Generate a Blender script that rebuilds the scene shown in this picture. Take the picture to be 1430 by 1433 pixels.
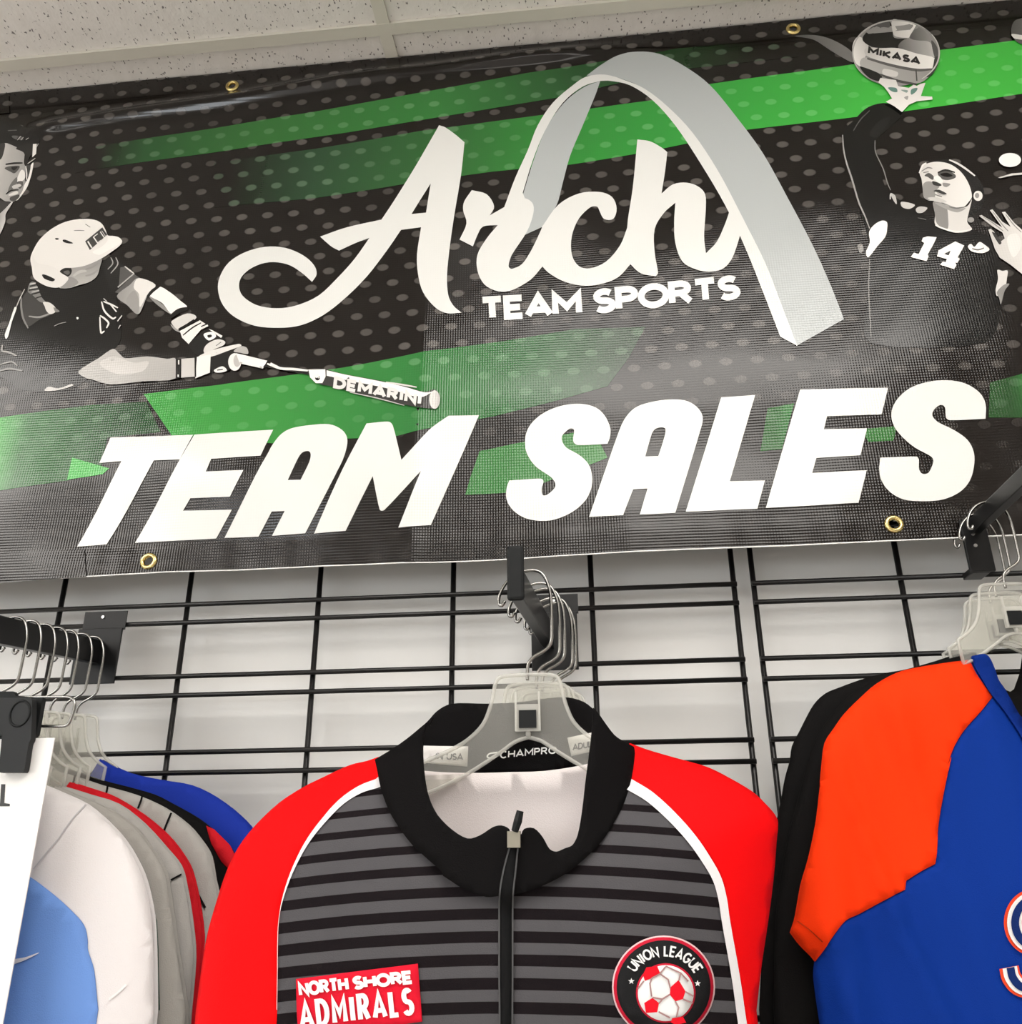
import bpy, bmesh, math, random
import numpy as np
from mathutils import Vector, Matrix, noise
from mathutils.geometry import delaunay_2d_cdt

random.seed(7)
for o in list(bpy.data.objects):
    bpy.data.objects.remove(o)
scene = bpy.context.scene
COL = scene.collection

# ------------------------------------------------------------------ camera
CX, CY, CZ = 0.917679, -1.110084, 1.658244
FPX, YAW, PITCH, ROLL = 1238.72, -0.0960232, 0.3879314, -0.0094622
_f = Vector((math.sin(YAW)*math.cos(PITCH), math.cos(YAW)*math.cos(PITCH), math.sin(PITCH)))
_r = Vector((math.cos(YAW), -math.sin(YAW), 0))
_u = _r.cross(_f)
CR = _r*math.cos(ROLL) + _u*math.sin(ROLL)
CU = -_r*math.sin(ROLL) + _u*math.cos(ROLL)
CF = _f
cam = bpy.data.cameras.new('camera')
cam.sensor_fit = 'HORIZONTAL'
cam.sensor_width = 36.0
cam.lens = 36.0*FPX/1430
cam.clip_start = 0.01
cam_o = bpy.data.objects.new('camera', cam)
COL.objects.link(cam_o)
m3 = Matrix((CR, CU, -CF)).transposed()
cam_o.matrix_world = Matrix.Translation((CX, CY, CZ)) @ m3.to_4x4()
scene.camera = cam_o

# ------------------------------------------------------------------ world, exposure
world = bpy.data.worlds.new('world')
scene.world = world
world.use_nodes = True
world.node_tree.nodes['Background'].inputs[0].default_value = (1, 1, 1, 1)
world.node_tree.nodes['Background'].inputs[1].default_value = 0.05
scene.view_settings.view_transform = 'Standard'
scene.view_settings.look = 'None'
scene.view_settings.gamma = 1.0
scene.view_settings.use_curve_mapping = False
scene.view_settings.exposure = -0.68
LIGHT = 11.5          # radiance of the fluorescent ceiling lenses

ADDED_DAYLIGHT = 10.0        # radiance of the added glowing panes

# ------------------------------------------------------------------ tracing helpers
def aty(px, py, y):
    d = CF + CR*((px-715)/FPX) - CU*((py-716)/FPX)
    t = (y-CY)/d.y
    return (CX+t*d.x, CZ+t*d.z)

def onsurf(px, py, fn, y0):
    y = y0
    for _ in range(5):
        x, z = aty(px, py, y)
        y = fn(x, z)
    return (x, z)

def Z(ox, oy, s):
    def g(p):
        q = (ox+p[0]/s, oy+p[1]/s)
        return q if len(p) == 2 else q+(p[2],)
    return lambda pts: [g(p) for p in pts]

def smooth(pts, closed=True, n=4):
    """Hermite spline through the points; a third element marks a sharp corner"""
    N = len(pts)
    P = [Vector((p[0], p[1])) for p in pts]
    cor = [len(p) > 2 and p[2] for p in pts]
    out = []
    for i in range(N if closed else N-1):
        j = (i+1) % N
        a, b = P[i], P[j]
        if cor[i] and cor[j]:
            out.append(a)
            continue
        def tang(k, fwd):
            if cor[k] or (not closed and (k == 0 or k == N-1)):
                return (b-a)
            t = (P[(k+1) % N]-P[(k-1) % N])*0.5
            l = (b-a).length
            if t.length > l*1.1:
                t = t*(l*1.1/t.length)
            return t
        ta, tb = tang(i, 1), tang(j, 0)
        for k in range(n):
            s = k/n
            h00 = 2*s**3-3*s*s+1; h10 = s**3-2*s*s+s; h01 = -2*s**3+3*s*s; h11 = s**3-s*s
            out.append(a*h00+ta*h10+b*h01+tb*h11)
    if not closed:
        out.append(P[-1])
    return [(v.x, v.y) for v in out]

def C(pts):
    """mark every point a corner"""
    return [(p[0], p[1], 1) for p in pts]

# ------------------------------------------------------------------ material helpers
MATS = {}
def sk(n, *names):
    for s in names:
        if s in n.inputs:
            return n.inputs[s]
def mat(name, col=(0.8, 0.8, 0.8), rough=0.5, metal=0.0, spec=0.5, noise_amt=0.0, noise_scale=30.0, bump=0.0, bump_scale=200.0, sheen=0.0):
    if name in MATS:
        return MATS[name]
    m = bpy.data.materials.new(name)
    m.use_nodes = True
    nt = m.node_tree
    b = nt.nodes['Principled BSDF']
    b.inputs['Base Color'].default_value = (*col, 1)
    b.inputs['Roughness'].default_value = rough
    b.inputs['Metallic'].default_value = metal
    b.inputs['Specular IOR Level'].default_value = spec
    if sheen:
        b.inputs['Sheen Weight'].default_value = sheen
    tc = nt.nodes.new('ShaderNodeTexCoord')
    if noise_amt:
        n = nt.nodes.new('ShaderNodeTexNoise'); n.inputs['Scale'].default_value = noise_scale
        nt.links.new(tc.outputs['Object'], n.inputs['Vector'])
        r = nt.nodes.new('ShaderNodeMapRange')
        r.inputs[3].default_value = 1-noise_amt; r.inputs[4].default_value = 1+noise_amt
        nt.links.new(n.outputs['Fac'], r.inputs[0])
        mx = nt.nodes.new('ShaderNodeVectorMath'); mx.operation = 'SCALE'
        mx.inputs[0].default_value = col
        nt.links.new(r.outputs[0], mx.inputs['Scale'])
        nt.links.new(mx.outputs[0], b.inputs['Base Color'])
    if bump:
        n = nt.nodes.new('ShaderNodeTexNoise'); n.inputs['Scale'].default_value = bump_scale
        n.inputs['Detail'].default_value = 3
        nt.links.new(tc.outputs['Object'], n.inputs['Vector'])
        bp = nt.nodes.new('ShaderNodeBump'); bp.inputs['Strength'].default_value = bump
        bp.inputs['Distance'].default_value = 0.002
        nt.links.new(n.outputs['Fac'], bp.inputs['Height'])
        nt.links.new(bp.outputs[0], b.inputs['Normal'])
    MATS[name] = m
    return m

class NT:
    """tiny maths-node builder"""
    def __init__(s, nt): s.nt = nt
    def m(s, op, a, b=None, c=None):
        n = s.nt.nodes.new('ShaderNodeMath'); n.operation = op
        for i, v in enumerate((a, b, c)):
            if v is None: continue
            if isinstance(v, (int, float)): n.inputs[i].default_value = v
            else: s.nt.links.new(v, n.inputs[i])
        return n.outputs[0]
    def mix(s, fac, a, b):
        n = s.nt.nodes.new('ShaderNodeMix'); n.data_type = 'RGBA'
        if isinstance(fac, (int, float)): n.inputs[0].default_value = fac
        else: s.nt.links.new(fac, n.inputs[0])
        for i, v in ((6, a), (7, b)):
            if isinstance(v, tuple): n.inputs[i].default_value = (*v, 1)
            else: s.nt.links.new(v, n.inputs[i])
        return n.outputs[2]

# ------------------------------------------------------------------ object helpers
def tag(o, label=None, cat=None, group=None, kind=None):
    if label: o['label'] = label
    if cat: o['category'] = cat
    if group: o['group'] = group
    if kind: o['kind'] = kind
    return o

def thing(name, loc, label, cat, group=None):
    o = bpy.data.objects.new(name, None)
    o.empty_display_size = 0.05
    o.location = loc
    COL.objects.link(o)
    return tag(o, label, cat, group)

def wloc(o):
    v = Vector((0, 0, 0))
    while o:
        v = v+o.location
        o = o.parent
    return v

def mesh_obj(name, verts, faces, material, parent=None, loc=None, shade=False, colors=None):
    """verts in world coordinates"""
    if parent is not None:
        org = wloc(parent); l = (0, 0, 0)
    else:
        org = Vector(loc) if loc else Vector((0, 0, 0)); l = org
    me = bpy.data.meshes.new(name)
    me.from_pydata([(v[0]-org.x, v[1]-org.y, v[2]-org.z) for v in verts], [], faces)
    if colors is not None:
        a = me.color_attributes.new('print', 'FLOAT_COLOR', 'POINT')
        a.data.foreach_set('color', np.array([(*c, 1.0) for c in colors], dtype=np.float32).ravel())
    me.materials.append(material)
    if shade:
        me.polygons.foreach_set('use_smooth', [True]*len(me.polygons))
    me.update()
    o = bpy.data.objects.new(name, me)
    o.location = l
    if parent is not None:
        o.parent = parent
    COL.objects.link(o)
    return o

def boxv(x0, x1, y0, y1, z0, z1):
    v = [(x, y, z) for x in (x0, x1) for y in (y0, y1) for z in (z0, z1)]
    f = [(0, 1, 3, 2), (4, 6, 7, 5), (0, 4, 5, 1), (2, 3, 7, 6), (0, 2, 6, 4), (1, 5, 7, 3)]
    return v, f

def box(name, x0, x1, y0, y1, z0, z1, m, parent=None, loc=None, bevel=0.0):
    v, f = boxv(x0, x1, y0, y1, z0, z1)
    o = mesh_obj(name, v, f, m, parent, loc)
    if bevel:
        b = o.modifiers.new('bevel', 'BEVEL'); b.width = bevel; b.segments = 2
    return o

def join_vf(parts):
    V, F = [], []
    for v, f in parts:
        n = len(V)
        V += list(v); F += [tuple(i+n for i in q) for q in f]
    return V, F

def tubev(path, r, seg=8, closed=False):
    P = [Vector(p) for p in path]
    N = len(P)
    V, F = [], []
    t0 = (P[1]-P[0]).normalized()
    nrm = t0.orthogonal().normalized()
    for i in range(N):
        if closed:
            t = (P[(i+1) % N]-P[i-1]).normalized()
        else:
            t = (P[min(i+1, N-1)]-P[max(i-1, 0)]).normalized()
        nrm = (nrm-t*nrm.dot(t)).normalized()
        bn = t.cross(nrm)
        rr = r[i] if isinstance(r, (list, tuple)) else r
        for k in range(seg):
            a = 2*math.pi*k/seg
            V.append(tuple(P[i]+nrm*math.cos(a)*rr+bn*math.sin(a)*rr))
    for i in range(N if closed else N-1):
        j = (i+1) % N
        for k in range(seg):
            l = (k+1) % seg
            F.append((i*seg+k, i*seg+l, j*seg+l, j*seg+k))
    if not closed:
        F.append(tuple(range(seg-1, -1, -1)))
        F.append(tuple((N-1)*seg+k for k in range(seg)))
    return V, F

def resample(loop, step):
    out = []
    n = len(loop)
    for i in range(n):
        a, b = loop[i], loop[(i+1) % n]
        l = math.hypot(b[0]-a[0], b[1]-a[1])
        k = max(1, int(math.ceil(l/step)))
        for j in range(k):
            out.append((a[0]+(b[0]-a[0])*j/k, a[1]+(b[1]-a[1])*j/k))
    return out

def dedupe(loop, eps=2e-5):
    out = []
    for p in loop:
        if not out or math.hypot(p[0]-out[-1][0], p[1]-out[-1][1]) > eps:
            out.append(p)
    while len(out) > 2 and math.hypot(out[0][0]-out[-1][0], out[0][1]-out[-1][1]) < eps:
        out.pop()
    return out

def inside(poly, x, z):
    c = False
    for (x1, z1), (x2, z2) in zip(poly, list(poly[1:])+[poly[0]]):
        if (z1 > z) != (z2 > z) and x < x1+(x2-x1)*(z-z1)/(z2-z1):
            c = not c
    return c

def triangulate(loops, step):
    """fill closed (x,z) loops (outer first, holes after) with an even triangle net"""
    pts, edges = [], []
    for lp in loops:
        lp = dedupe(resample(dedupe(lp), step))
        n0 = len(pts)
        pts += lp
        edges += [(n0+i, n0+(i+1) % len(lp)) for i in range(len(lp))]
    xs = [p[0] for p in pts]; zs = [p[1] for p in pts]
    nx = int((max(xs)-min(xs))/step); nz = int((max(zs)-min(zs))/step)
    B = np.array(pts)
    for i in range(nx+1):
        for j in range(nz+1):
            x = min(xs)+step*(i+0.5+0.25*(j % 2)); z = min(zs)+step*(j+0.5)
            if len(B) < 4000:
                if np.min(np.abs(B[:, 0]-x)+np.abs(B[:, 1]-z)) < step*0.35:
                    continue
            pts.append((x, z))
    r = delaunay_2d_cdt([Vector(p) for p in pts], edges, [], 2, 1e-7)
    V = [(v.x, v.y) for v in r[0]]
    F = [tuple(f) for f in r[2]]
    for h in loops[1:]:
        F = [f for f in F if not inside(h, sum(V[i][0] for i in f)/len(f), sum(V[i][1] for i in f)/len(f))]
    used = sorted({i for f in F for i in f})
    mp = {k: i for i, k in enumerate(used)}
    V = [V[k] for k in used]
    G = []
    for f in F:
        f = tuple(mp[i] for i in f)
        a, b, c = (V[i] for i in f[:3])
        # face the viewer (-y): x right, z up, counter-clockwise from the front
        if (b[0]-a[0])*(c[1]-a[1])-(b[1]-a[1])*(c[0]-a[0]) < 0:
            f = tuple(reversed(f))
        G.append(f)
    return V, G

def sheet(name, loops, fn, m, parent, step=0.02, off=0.0, thick=0.0, shade=True, flip=False):
    V, F = triangulate(loops, step)
    W = [(x, fn(x, z)-off, z) for x, z in V]
    if flip:
        F = [tuple(reversed(f)) for f in F]
    o = mesh_obj(name, W, F, m, parent, shade=shade)
    if thick:
        s = o.modifiers.new('thickness', 'SOLIDIFY'); s.thickness = thick; s.offset = -1
    return o

def ribbon(pts, w, closed=False):
    """flat stroke: returns verts (2d), quads; w a half width or list of them"""
    P = dedupe(pts, 1e-6)
    N = len(P)
    V, F = [], []
    for i in range(N):
        a = Vector(P[i-1] if (i > 0 or closed) else P[i]); b = Vector(P[i]); c = Vector(P[(i+1) % N] if (i < N-1 or closed) else P[i])
        d1 = (b-a); d2 = (c-b)
        if d1.length < 1e-9: d1 = d2
        if d2.length < 1e-9: d2 = d1
        d1.normalize(); d2.normalize()
        t = d1+d2
        if t.length < 1e-6: t = d1
        t.normalize()
        n = Vector((-t.y, t.x))
        k = 1.0/max(0.45, n.dot(Vector((-d1.y, d1.x))))
        hw = w[i] if isinstance(w, (list, tuple)) else w
        V += [tuple(b+n*hw*k), tuple(b-n*hw*k)]
    for i in range(N if closed else N-1):
        j = (i+1) % N
        F.append((2*i, 2*i+1, 2*j+1, 2*j))
    return V, F

def ell(cx, cy, rx, ry, n=28, a0=0.0, a1=2*math.pi):
    return [(cx+rx*math.cos(a0+(a1-a0)*i/n), cy+ry*math.sin(a0+(a1-a0)*i/n)) for i in range(n)]

# ------------------------------------------------------------------ stroke alphabet (unit height)
def _arc(cx, cy, rx, ry, a, b, n=8):
    return [(cx+rx*math.cos(math.radians(a+(b-a)*i/n)), cy+ry*math.sin(math.radians(a+(b-a)*i/n))) for i in range(n+1)]
GL = {
 'A': (.8, [[(0, 0), (.4, 1), (.8, 0)], [(.16, .28), (.64, .28)]]),
 'C': (.72, [_arc(.4, .5, .38, .5, 50, 310, 14)]),
 'D': (.72, [[(.0, 0), (0, 1), (.25, 1)]+_arc(.25, .5, .45, .5, 90, -90, 12)+[(0, 0)]]),
 'E': (.55, [[(.55, 1), (0, 1), (0, 0), (.55, 0)], [(0, .5), (.48, .5)]]),
 'G': (.78, [_arc(.4, .5, .38, .5, 50, 330, 14)+[(.78, .48), (.45, .48)]]),
 'H': (.68, [[(0, 0), (0, 1)], [(.68, 0), (.68, 1)], [(0, .5), (.68, .5)]]),
 'I': (.12, [[(.06, 0), (.06, 1)]]),
 'K': (.65, [[(0, 0), (0, 1)], [(.62, 1), (.05, .45), (.65, 0)]]),
 'L': (.5, [[(0, 1), (0, 0), (.5, 0)]]),
 'M': (.85, [[(0, 0), (0, 1), (.42, .35), (.85, 1), (.85, 0)]]),
 'N': (.68, [[(0, 0), (0, 1), (.68, 0), (.68, 1)]]),
 'O': (.86, [_arc(.43, .5, .43, .5, 0, 360, 24)]),
 'P': (.58, [[(0, 0), (0, 1), (.3, 1)]+_arc(.3, .74, .27, .26, 90, -90, 10)+[(0, .48)]]),
 'R': (.62, [[(0, 0), (0, 1), (.3, 1)]+_arc(.3, .75, .26, .25, 90, -90, 10)+[(0, .5)], [(.3, .5), (.62, 0)]]),
 'S': (.58, [_arc(.29, .75, .26, .25, 35, 270, 12)+_arc(.29, .25, .28, .25, 90, -150, 12)]),
 'T': (.66, [[(0, 1), (.66, 1)], [(.33, 1), (.33, 0)]]),
 'U': (.68, [[(0, 1), (0, .3)]+_arc(.34, .32, .34, .32, 180, 360, 10)+[(.68, 1)]]),
 ' ': (.35, []),
}
def text_strokes(txt, gap=0.22, width=1.0):
    """polylines in (advance, height) units; total advance"""
    x, out = 0.0, []
    for ch in txt:
        w, pl = GL[ch]
        for p in pl:
            out.append([(x+q[0]*width, q[1]) for q in p])
        x += w*width+gap
    return out, x-gap

# ================================================================== THE ROOM
ZC = 2.952                   # ceiling height
YW = 0.05                    # face of the display wall
X0, X1, YB = -3.043, 4.277, -6.185
m_wall = mat('white_painted_wall', (0.72, 0.715, 0.70), 0.6, noise_amt=0.02, noise_scale=4)
m_wall2 = mat('warm_white_wall', (0.82, 0.79, 0.75), 0.7)
m_floor = mat('pale_vinyl_floor', (0.72, 0.69, 0.65), 0.6, noise_amt=0.2, noise_scale=300)

def quad(name, vs, m):
    o = mesh_obj(name, vs, [(0, 1, 2, 3)], m, loc=vs[0])
    return tag(o, kind='structure')
def slab(name, x0, x1, y0, y1, z0, z1, m):
    return tag(box(name, x0, x1, y0, y1, z0, z1, m, loc=((x0+x1)/2, (y0+y1)/2, z0)), kind='structure')
slab('wall_back', X0-.1, X1+.1, YW, YW+.1, 0, ZC+.15, m_wall)
slab('wall_left', X0-.1, X0, YB, YW, 0, ZC+.15, m_wall2)
slab('wall_right', X1, X1+.1, YB, YW, 0, ZC+.15, m_wall2)
slab('wall_front', X0-.1, X1+.1, YB-.1, YB, 0, ZC+.15, m_wall2)
slab('floor', X0-.1, X1+.1, YB-.1, YW+.1, -.1, 0, m_floor)

# unseen windows added behind the camera; glowing panes give the banner its streak
m_addglow = bpy.data.materials.new('added_daylight_glow'); m_addglow.use_nodes = True
_b = m_addglow.node_tree.nodes['Principled BSDF']
_b.inputs['Base Color'].default_value = (0.6, 0.65, 0.7, 1); _b.inputs['Roughness'].default_value = 0.1
_b.inputs['Emission Color'].default_value = (0.93, 0.97, 1.0, 1); _b.inputs['Emission Strength'].default_value = ADDED_DAYLIGHT
m_wframe = mat('added_white_frame', (0.8, 0.8, 0.79), 0.4)
wn = slab('added_window_1', -2.64, -0.96, YB-.001, YB+.02, 1.10, 2.34, m_wframe)
for (xa_, xb_) in ((-2.60, -1.82), (-1.78, -1.00)):
    box('added_glow_pane', xa_, xb_, YB+.0202, YB+.024, 1.14, 2.30, m_addglow, wn)
wn = slab('added_window_2', X0-.001, X0+.02, -5.74, -3.66, 1.10, 2.34, m_wframe)
for (ya_, yb_) in ((-5.70, -4.72), (-4.68, -3.70)):
    box('added_glow_pane', X0+.0202, X0+.024, ya_, yb_, 1.14, 2.30, m_addglow, wn)

# acoustic ceiling: plenum slab, tee grid and lay-in tiles
def tile_material():
    m = mat('fissured_ceiling_tile', (0.66, 0.635, 0.60), 0.9)
    nt = m.node_tree; b = nt.nodes['Principled BSDF']; q = NT(nt)
    tc = nt.nodes.new('ShaderNodeTexCoord')
    mp = nt.nodes.new('ShaderNodeMapping'); mp.inputs['Scale'].default_value = (1.0, 0.55, 1)
    nt.links.new(tc.outputs['Object'], mp.inputs[0])
    n1 = nt.nodes.new('ShaderNodeTexNoise'); n1.inputs['Scale'].default_value = 230; n1.inputs['Detail'].default_value = 2
    nt.links.new(mp.outputs[0], n1.inputs['Vector'])
    n2 = nt.nodes.new('ShaderNodeTexNoise'); n2.inputs['Scale'].default_value = 60
    nt.links.new(mp.outputs[0], n2.inputs['Vector'])
    vo = nt.nodes.new('ShaderNodeTexVoronoi'); vo.inputs['Scale'].default_value = 110
    nt.links.new(mp.outputs[0], vo.inputs['Vector'])
    fis = q.m('GREATER_THAN', n1.outputs['Fac'], 0.685)
    pin = q.m('LESS_THAN', vo.outputs['Distance'], 0.13)
    hole = q.m('MAXIMUM', fis, pin)
    base = q.mix(n2.outputs['Fac'], (0.72, 0.69, 0.65), (0.84, 0.81, 0.78))
    nt.links.new(q.mix(q.m('MULTIPLY', hole, 0.85), base, (0.10, 0.09, 0.085)), b.inputs['Base Color'])
    bp = nt.nodes.new('ShaderNodeBump'); bp.inputs['Strength'].default_value = 0.6; bp.inputs['Distance'].default_value = 0.003
    hh = q.m('SUBTRACT', q.m('MULTIPLY', n1.outputs['Fac'], 0.4), hole)
    nt.links.new(hh, bp.inputs['Height']); nt.links.new(bp.outputs[0], b.inputs['Normal'])
    return m
m_tile = tile_material()
m_tee = mat('cream_painted_tee_bar', (0.66, 0.635, 0.56), 0.45)
ceil = slab('ceiling', X0-.1, X1+.1, YB-.1, YW+.1, ZC+.06, ZC+.15, m_wall2)
TEE = 0.0105
ys = [-0.085-0.61*k for k in range(11)]
xs = [0.617+1.22*k for k in range(-3, 4)]
for y in ys[:-1]:
    v, f = join_vf([boxv(X0, X1, y-TEE, y+TEE, ZC-.0045, ZC+.001), boxv(X0, X1, y-.002, y+.002, ZC+.001, ZC+.03)])
    mesh_obj('tee_bar', v, f, m_tee, ceil)
rows = [(YW, ys[0])]+[(ys[k], ys[k+1]) for k in range(10)]
tile_me = {}
LIGHTS = set()
for r in (2, 3, 4, 8):
    for c in (0, 2):
        LIGHTS.add((r, c))
for ri, (ya, yb) in enumerate(rows):
    for x in xs[:]:
        if X0 < x < X1:
            v, f = boxv(x-TEE, x+TEE, min(yb+TEE, ya), ya-(TEE if ri else 0), ZC-.0040, ZC+.001)
            mesh_obj('cross_tee', v, f, m_tee, ceil)
    xe = [X0]+[x for x in xs if X0+.05 < x < X1-.05]+[X1]
    for ci in range(len(xe)-1):
        if (ri-0, ci-1) in LIGHTS or (ri, ci) in LIGHTS and False:
            continue
        xa, xb = xe[ci], xe[ci+1]
        w, d = xb-xa-.012, ya-yb-.012
        if ri == 0: d = ya-yb-.004
        key = (round(w, 3), round(d, 3))
        if key not in tile_me:
            v, f = boxv(-w/2, w/2, -d/2, d/2, 0.0015, 0.016)
            o = mesh_obj('ceiling_tile', v, f, m_tile, None)
            tile_me[key] = o.data
        else:
            o = bpy.data.objects.new('ceiling_tile', tile_me[key]); COL.objects.link(o)
        o.location = Vector(((xa+xb)/2, (ya+yb)/2, ZC))-wloc(ceil)
        o.parent = ceil

# fluorescent troffers (lit lens in a white frame)
m_lens = bpy.data.materials.new('lit_prismatic_lens'); m_lens.use_nodes = True
bb = m_lens.node_tree.nodes['Principled BSDF']
bb.inputs['Base Color'].default_value = (0.9, 0.9, 0.9, 1)
bb.inputs['Emission Color'].default_value = (1.0, 0.955, 0.90, 1)
bb.inputs['Emission Strength'].default_value = LIGHT
m_frame = mat('white_enamel_frame', (0.8, 0.8, 0.78), 0.4)
xe = [X0]+[x for x in xs if X0+.05 < x < X1-.05]+[X1]
for (r, c) in sorted(LIGHTS):
    ci = c+1
    if ci+1 >= len(xe): continue
    ya, yb = rows[r]; xa, xb = xe[ci]+.013, xe[ci+1]-.013
    ya -= .013; yb += .013
    t = thing('ceiling_light', ((xa+xb)/2, (ya+yb)/2, ZC), 'lit rectangular fluorescent light set in the tiled ceiling', 'light', 'fluorescent lights in the ceiling')
    fr = [boxv(xa, xb, ya-.02, ya, ZC, ZC+.03), boxv(xa, xb, yb, yb+.02, ZC, ZC+.03),
          boxv(xa, xa+.02, yb+.02, ya-.02, ZC, ZC+.03), boxv(xb-.02, xb, yb+.02, ya-.02, ZC, ZC+.03)]
    v, f = join_vf(fr)
    mesh_obj('frame', v, f, m_frame, t)
    v, f = boxv(xa+.02, xb-.02, yb+.02, ya-.02, ZC+.006, ZC+.012)
    mesh_obj('lens', v, f, m_lens, t)

# ================================================================== GRID PANELS
m_wire = mat('black_powder_coated_wire', (0.006, 0.0055, 0.0055), 0.35, spec=0.35)
D, PP, PG = 0.183, 0.0977, 0.0251
def grid_panel(xa, n, label):
    t = thing('gridwall_panel', (xa+D*n/2, 0, 0.12), label, 'grid panel', 'black wire grid panels')
    zt, zb = 2.0+PP*3+.03, 0.15
    v, f = tubev([(0, 0.0062, zb), (0, 0.0062, zt)], 0.0036, 10)
    first = None
    org = wloc(t)
    for i in range(n+1):
        if first is None:
            first = mesh_obj('vertical_wire', [(a, b, c) for a, b, c in v], f, m_wire, None, shade=True)
            o = first
        else:
            o = bpy.data.objects.new('vertical_wire', first.data); COL.objects.link(o)
        o.location = Vector((xa+D*i, 0, 0))-org
        o.parent = t
    v, f = tubev([(-.003, 0, 0), (D*n+.003, 0, 0)], 0.0033, 10)
    first = None
    k = 3
    while 2.0-PP*(-k) > zb+.05 and k > -19:
        for g in (0, -PG):
            z = 2.0+PP*k+g
            if z < zb+.01: continue
            if first is None:
                first = mesh_obj('horizontal_wire', v, f, m_wire, None, shade=True); o = first
            else:
                o = bpy.data.objects.new('horizontal_wire', first.data); COL.objects.link(o)
            o.location = Vector((xa, 0, z))-org
            o.parent = t
        k -= 1
    return t
grid_panel(D*-1, 7, 'black wire grid panel behind the red and grey striped jacket')
grid_panel(D*6+.025, 7, 'black wire grid panel behind the orange and blue jersey')

# ================================================================== BANNER
YBN = -0.030
BX0, BX1, BZ0, BZ1 = -0.16, 2.02, 2.033, 2.949
def smst(a, b, x):
    t = min(1, max(0, (x-a)/(b-a)))
    return t*t*(3-2*t)
def ban(x, z):
    y = YBN
    # long loose waves, stronger towards the free bottom edge
    low = smst(2.75, 2.1, z)
    y -= 0.0115*low*noise.noise((x*3.3+3.7, z*4.2, 0.3))
    y -= 0.0062*low*noise.noise((x*4.1-2.0, z*8.0, 7.3))
    y -= 0.0016*noise.noise((x*7.0, z*4.0, 5.2))
    y -= 0.0007*low*noise.noise((x*19.0, z*5.0, 9.1))
    # upright fold left of the middle
    dx = x-(0.687+0.02*(z-2.3))
    y -= 0.0007*smst(2.14, 2.06, z)*noise.noise((x*34.0, z*6.0, 3.3))
    y -= 0.0055*math.exp(-abs(dx)/0.05)*smst(2.52, 2.35, z)
    # rolled ridge under the top hem
    zr = float(np.interp(x, (-.15, .009, .129, .317, .538, .756, .922, 1.3), (2.835, 2.849, 2.86, 2.872, 2.895, 2.907, 2.912, 2.915)))+.009
    k = smst(-0.05, 0.05, x)*(1-smst(0.80, 1.15, x))*(0.95+0.35*noise.noise((x*5, 1.0, 2.0)))
    s = (z-zr)/0.0135
    y -= 0.0105*k*math.exp(-s*s)
    # welded hems are two layers thick
    y -= 0.0006*(smst(BZ1-.042, BZ1-.040, z)+smst(BZ0+.040, BZ0+.038, z))
    return y
def bp(pts):
    return [onsurf(p[0], p[1], ban, YBN) for p in pts]

ban_t = thing('vinyl_banner', (0.93, YBN, BZ0), 'large glossy black and green vinyl banner reading Arch Team Sports and Team Sales', 'banner')

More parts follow.
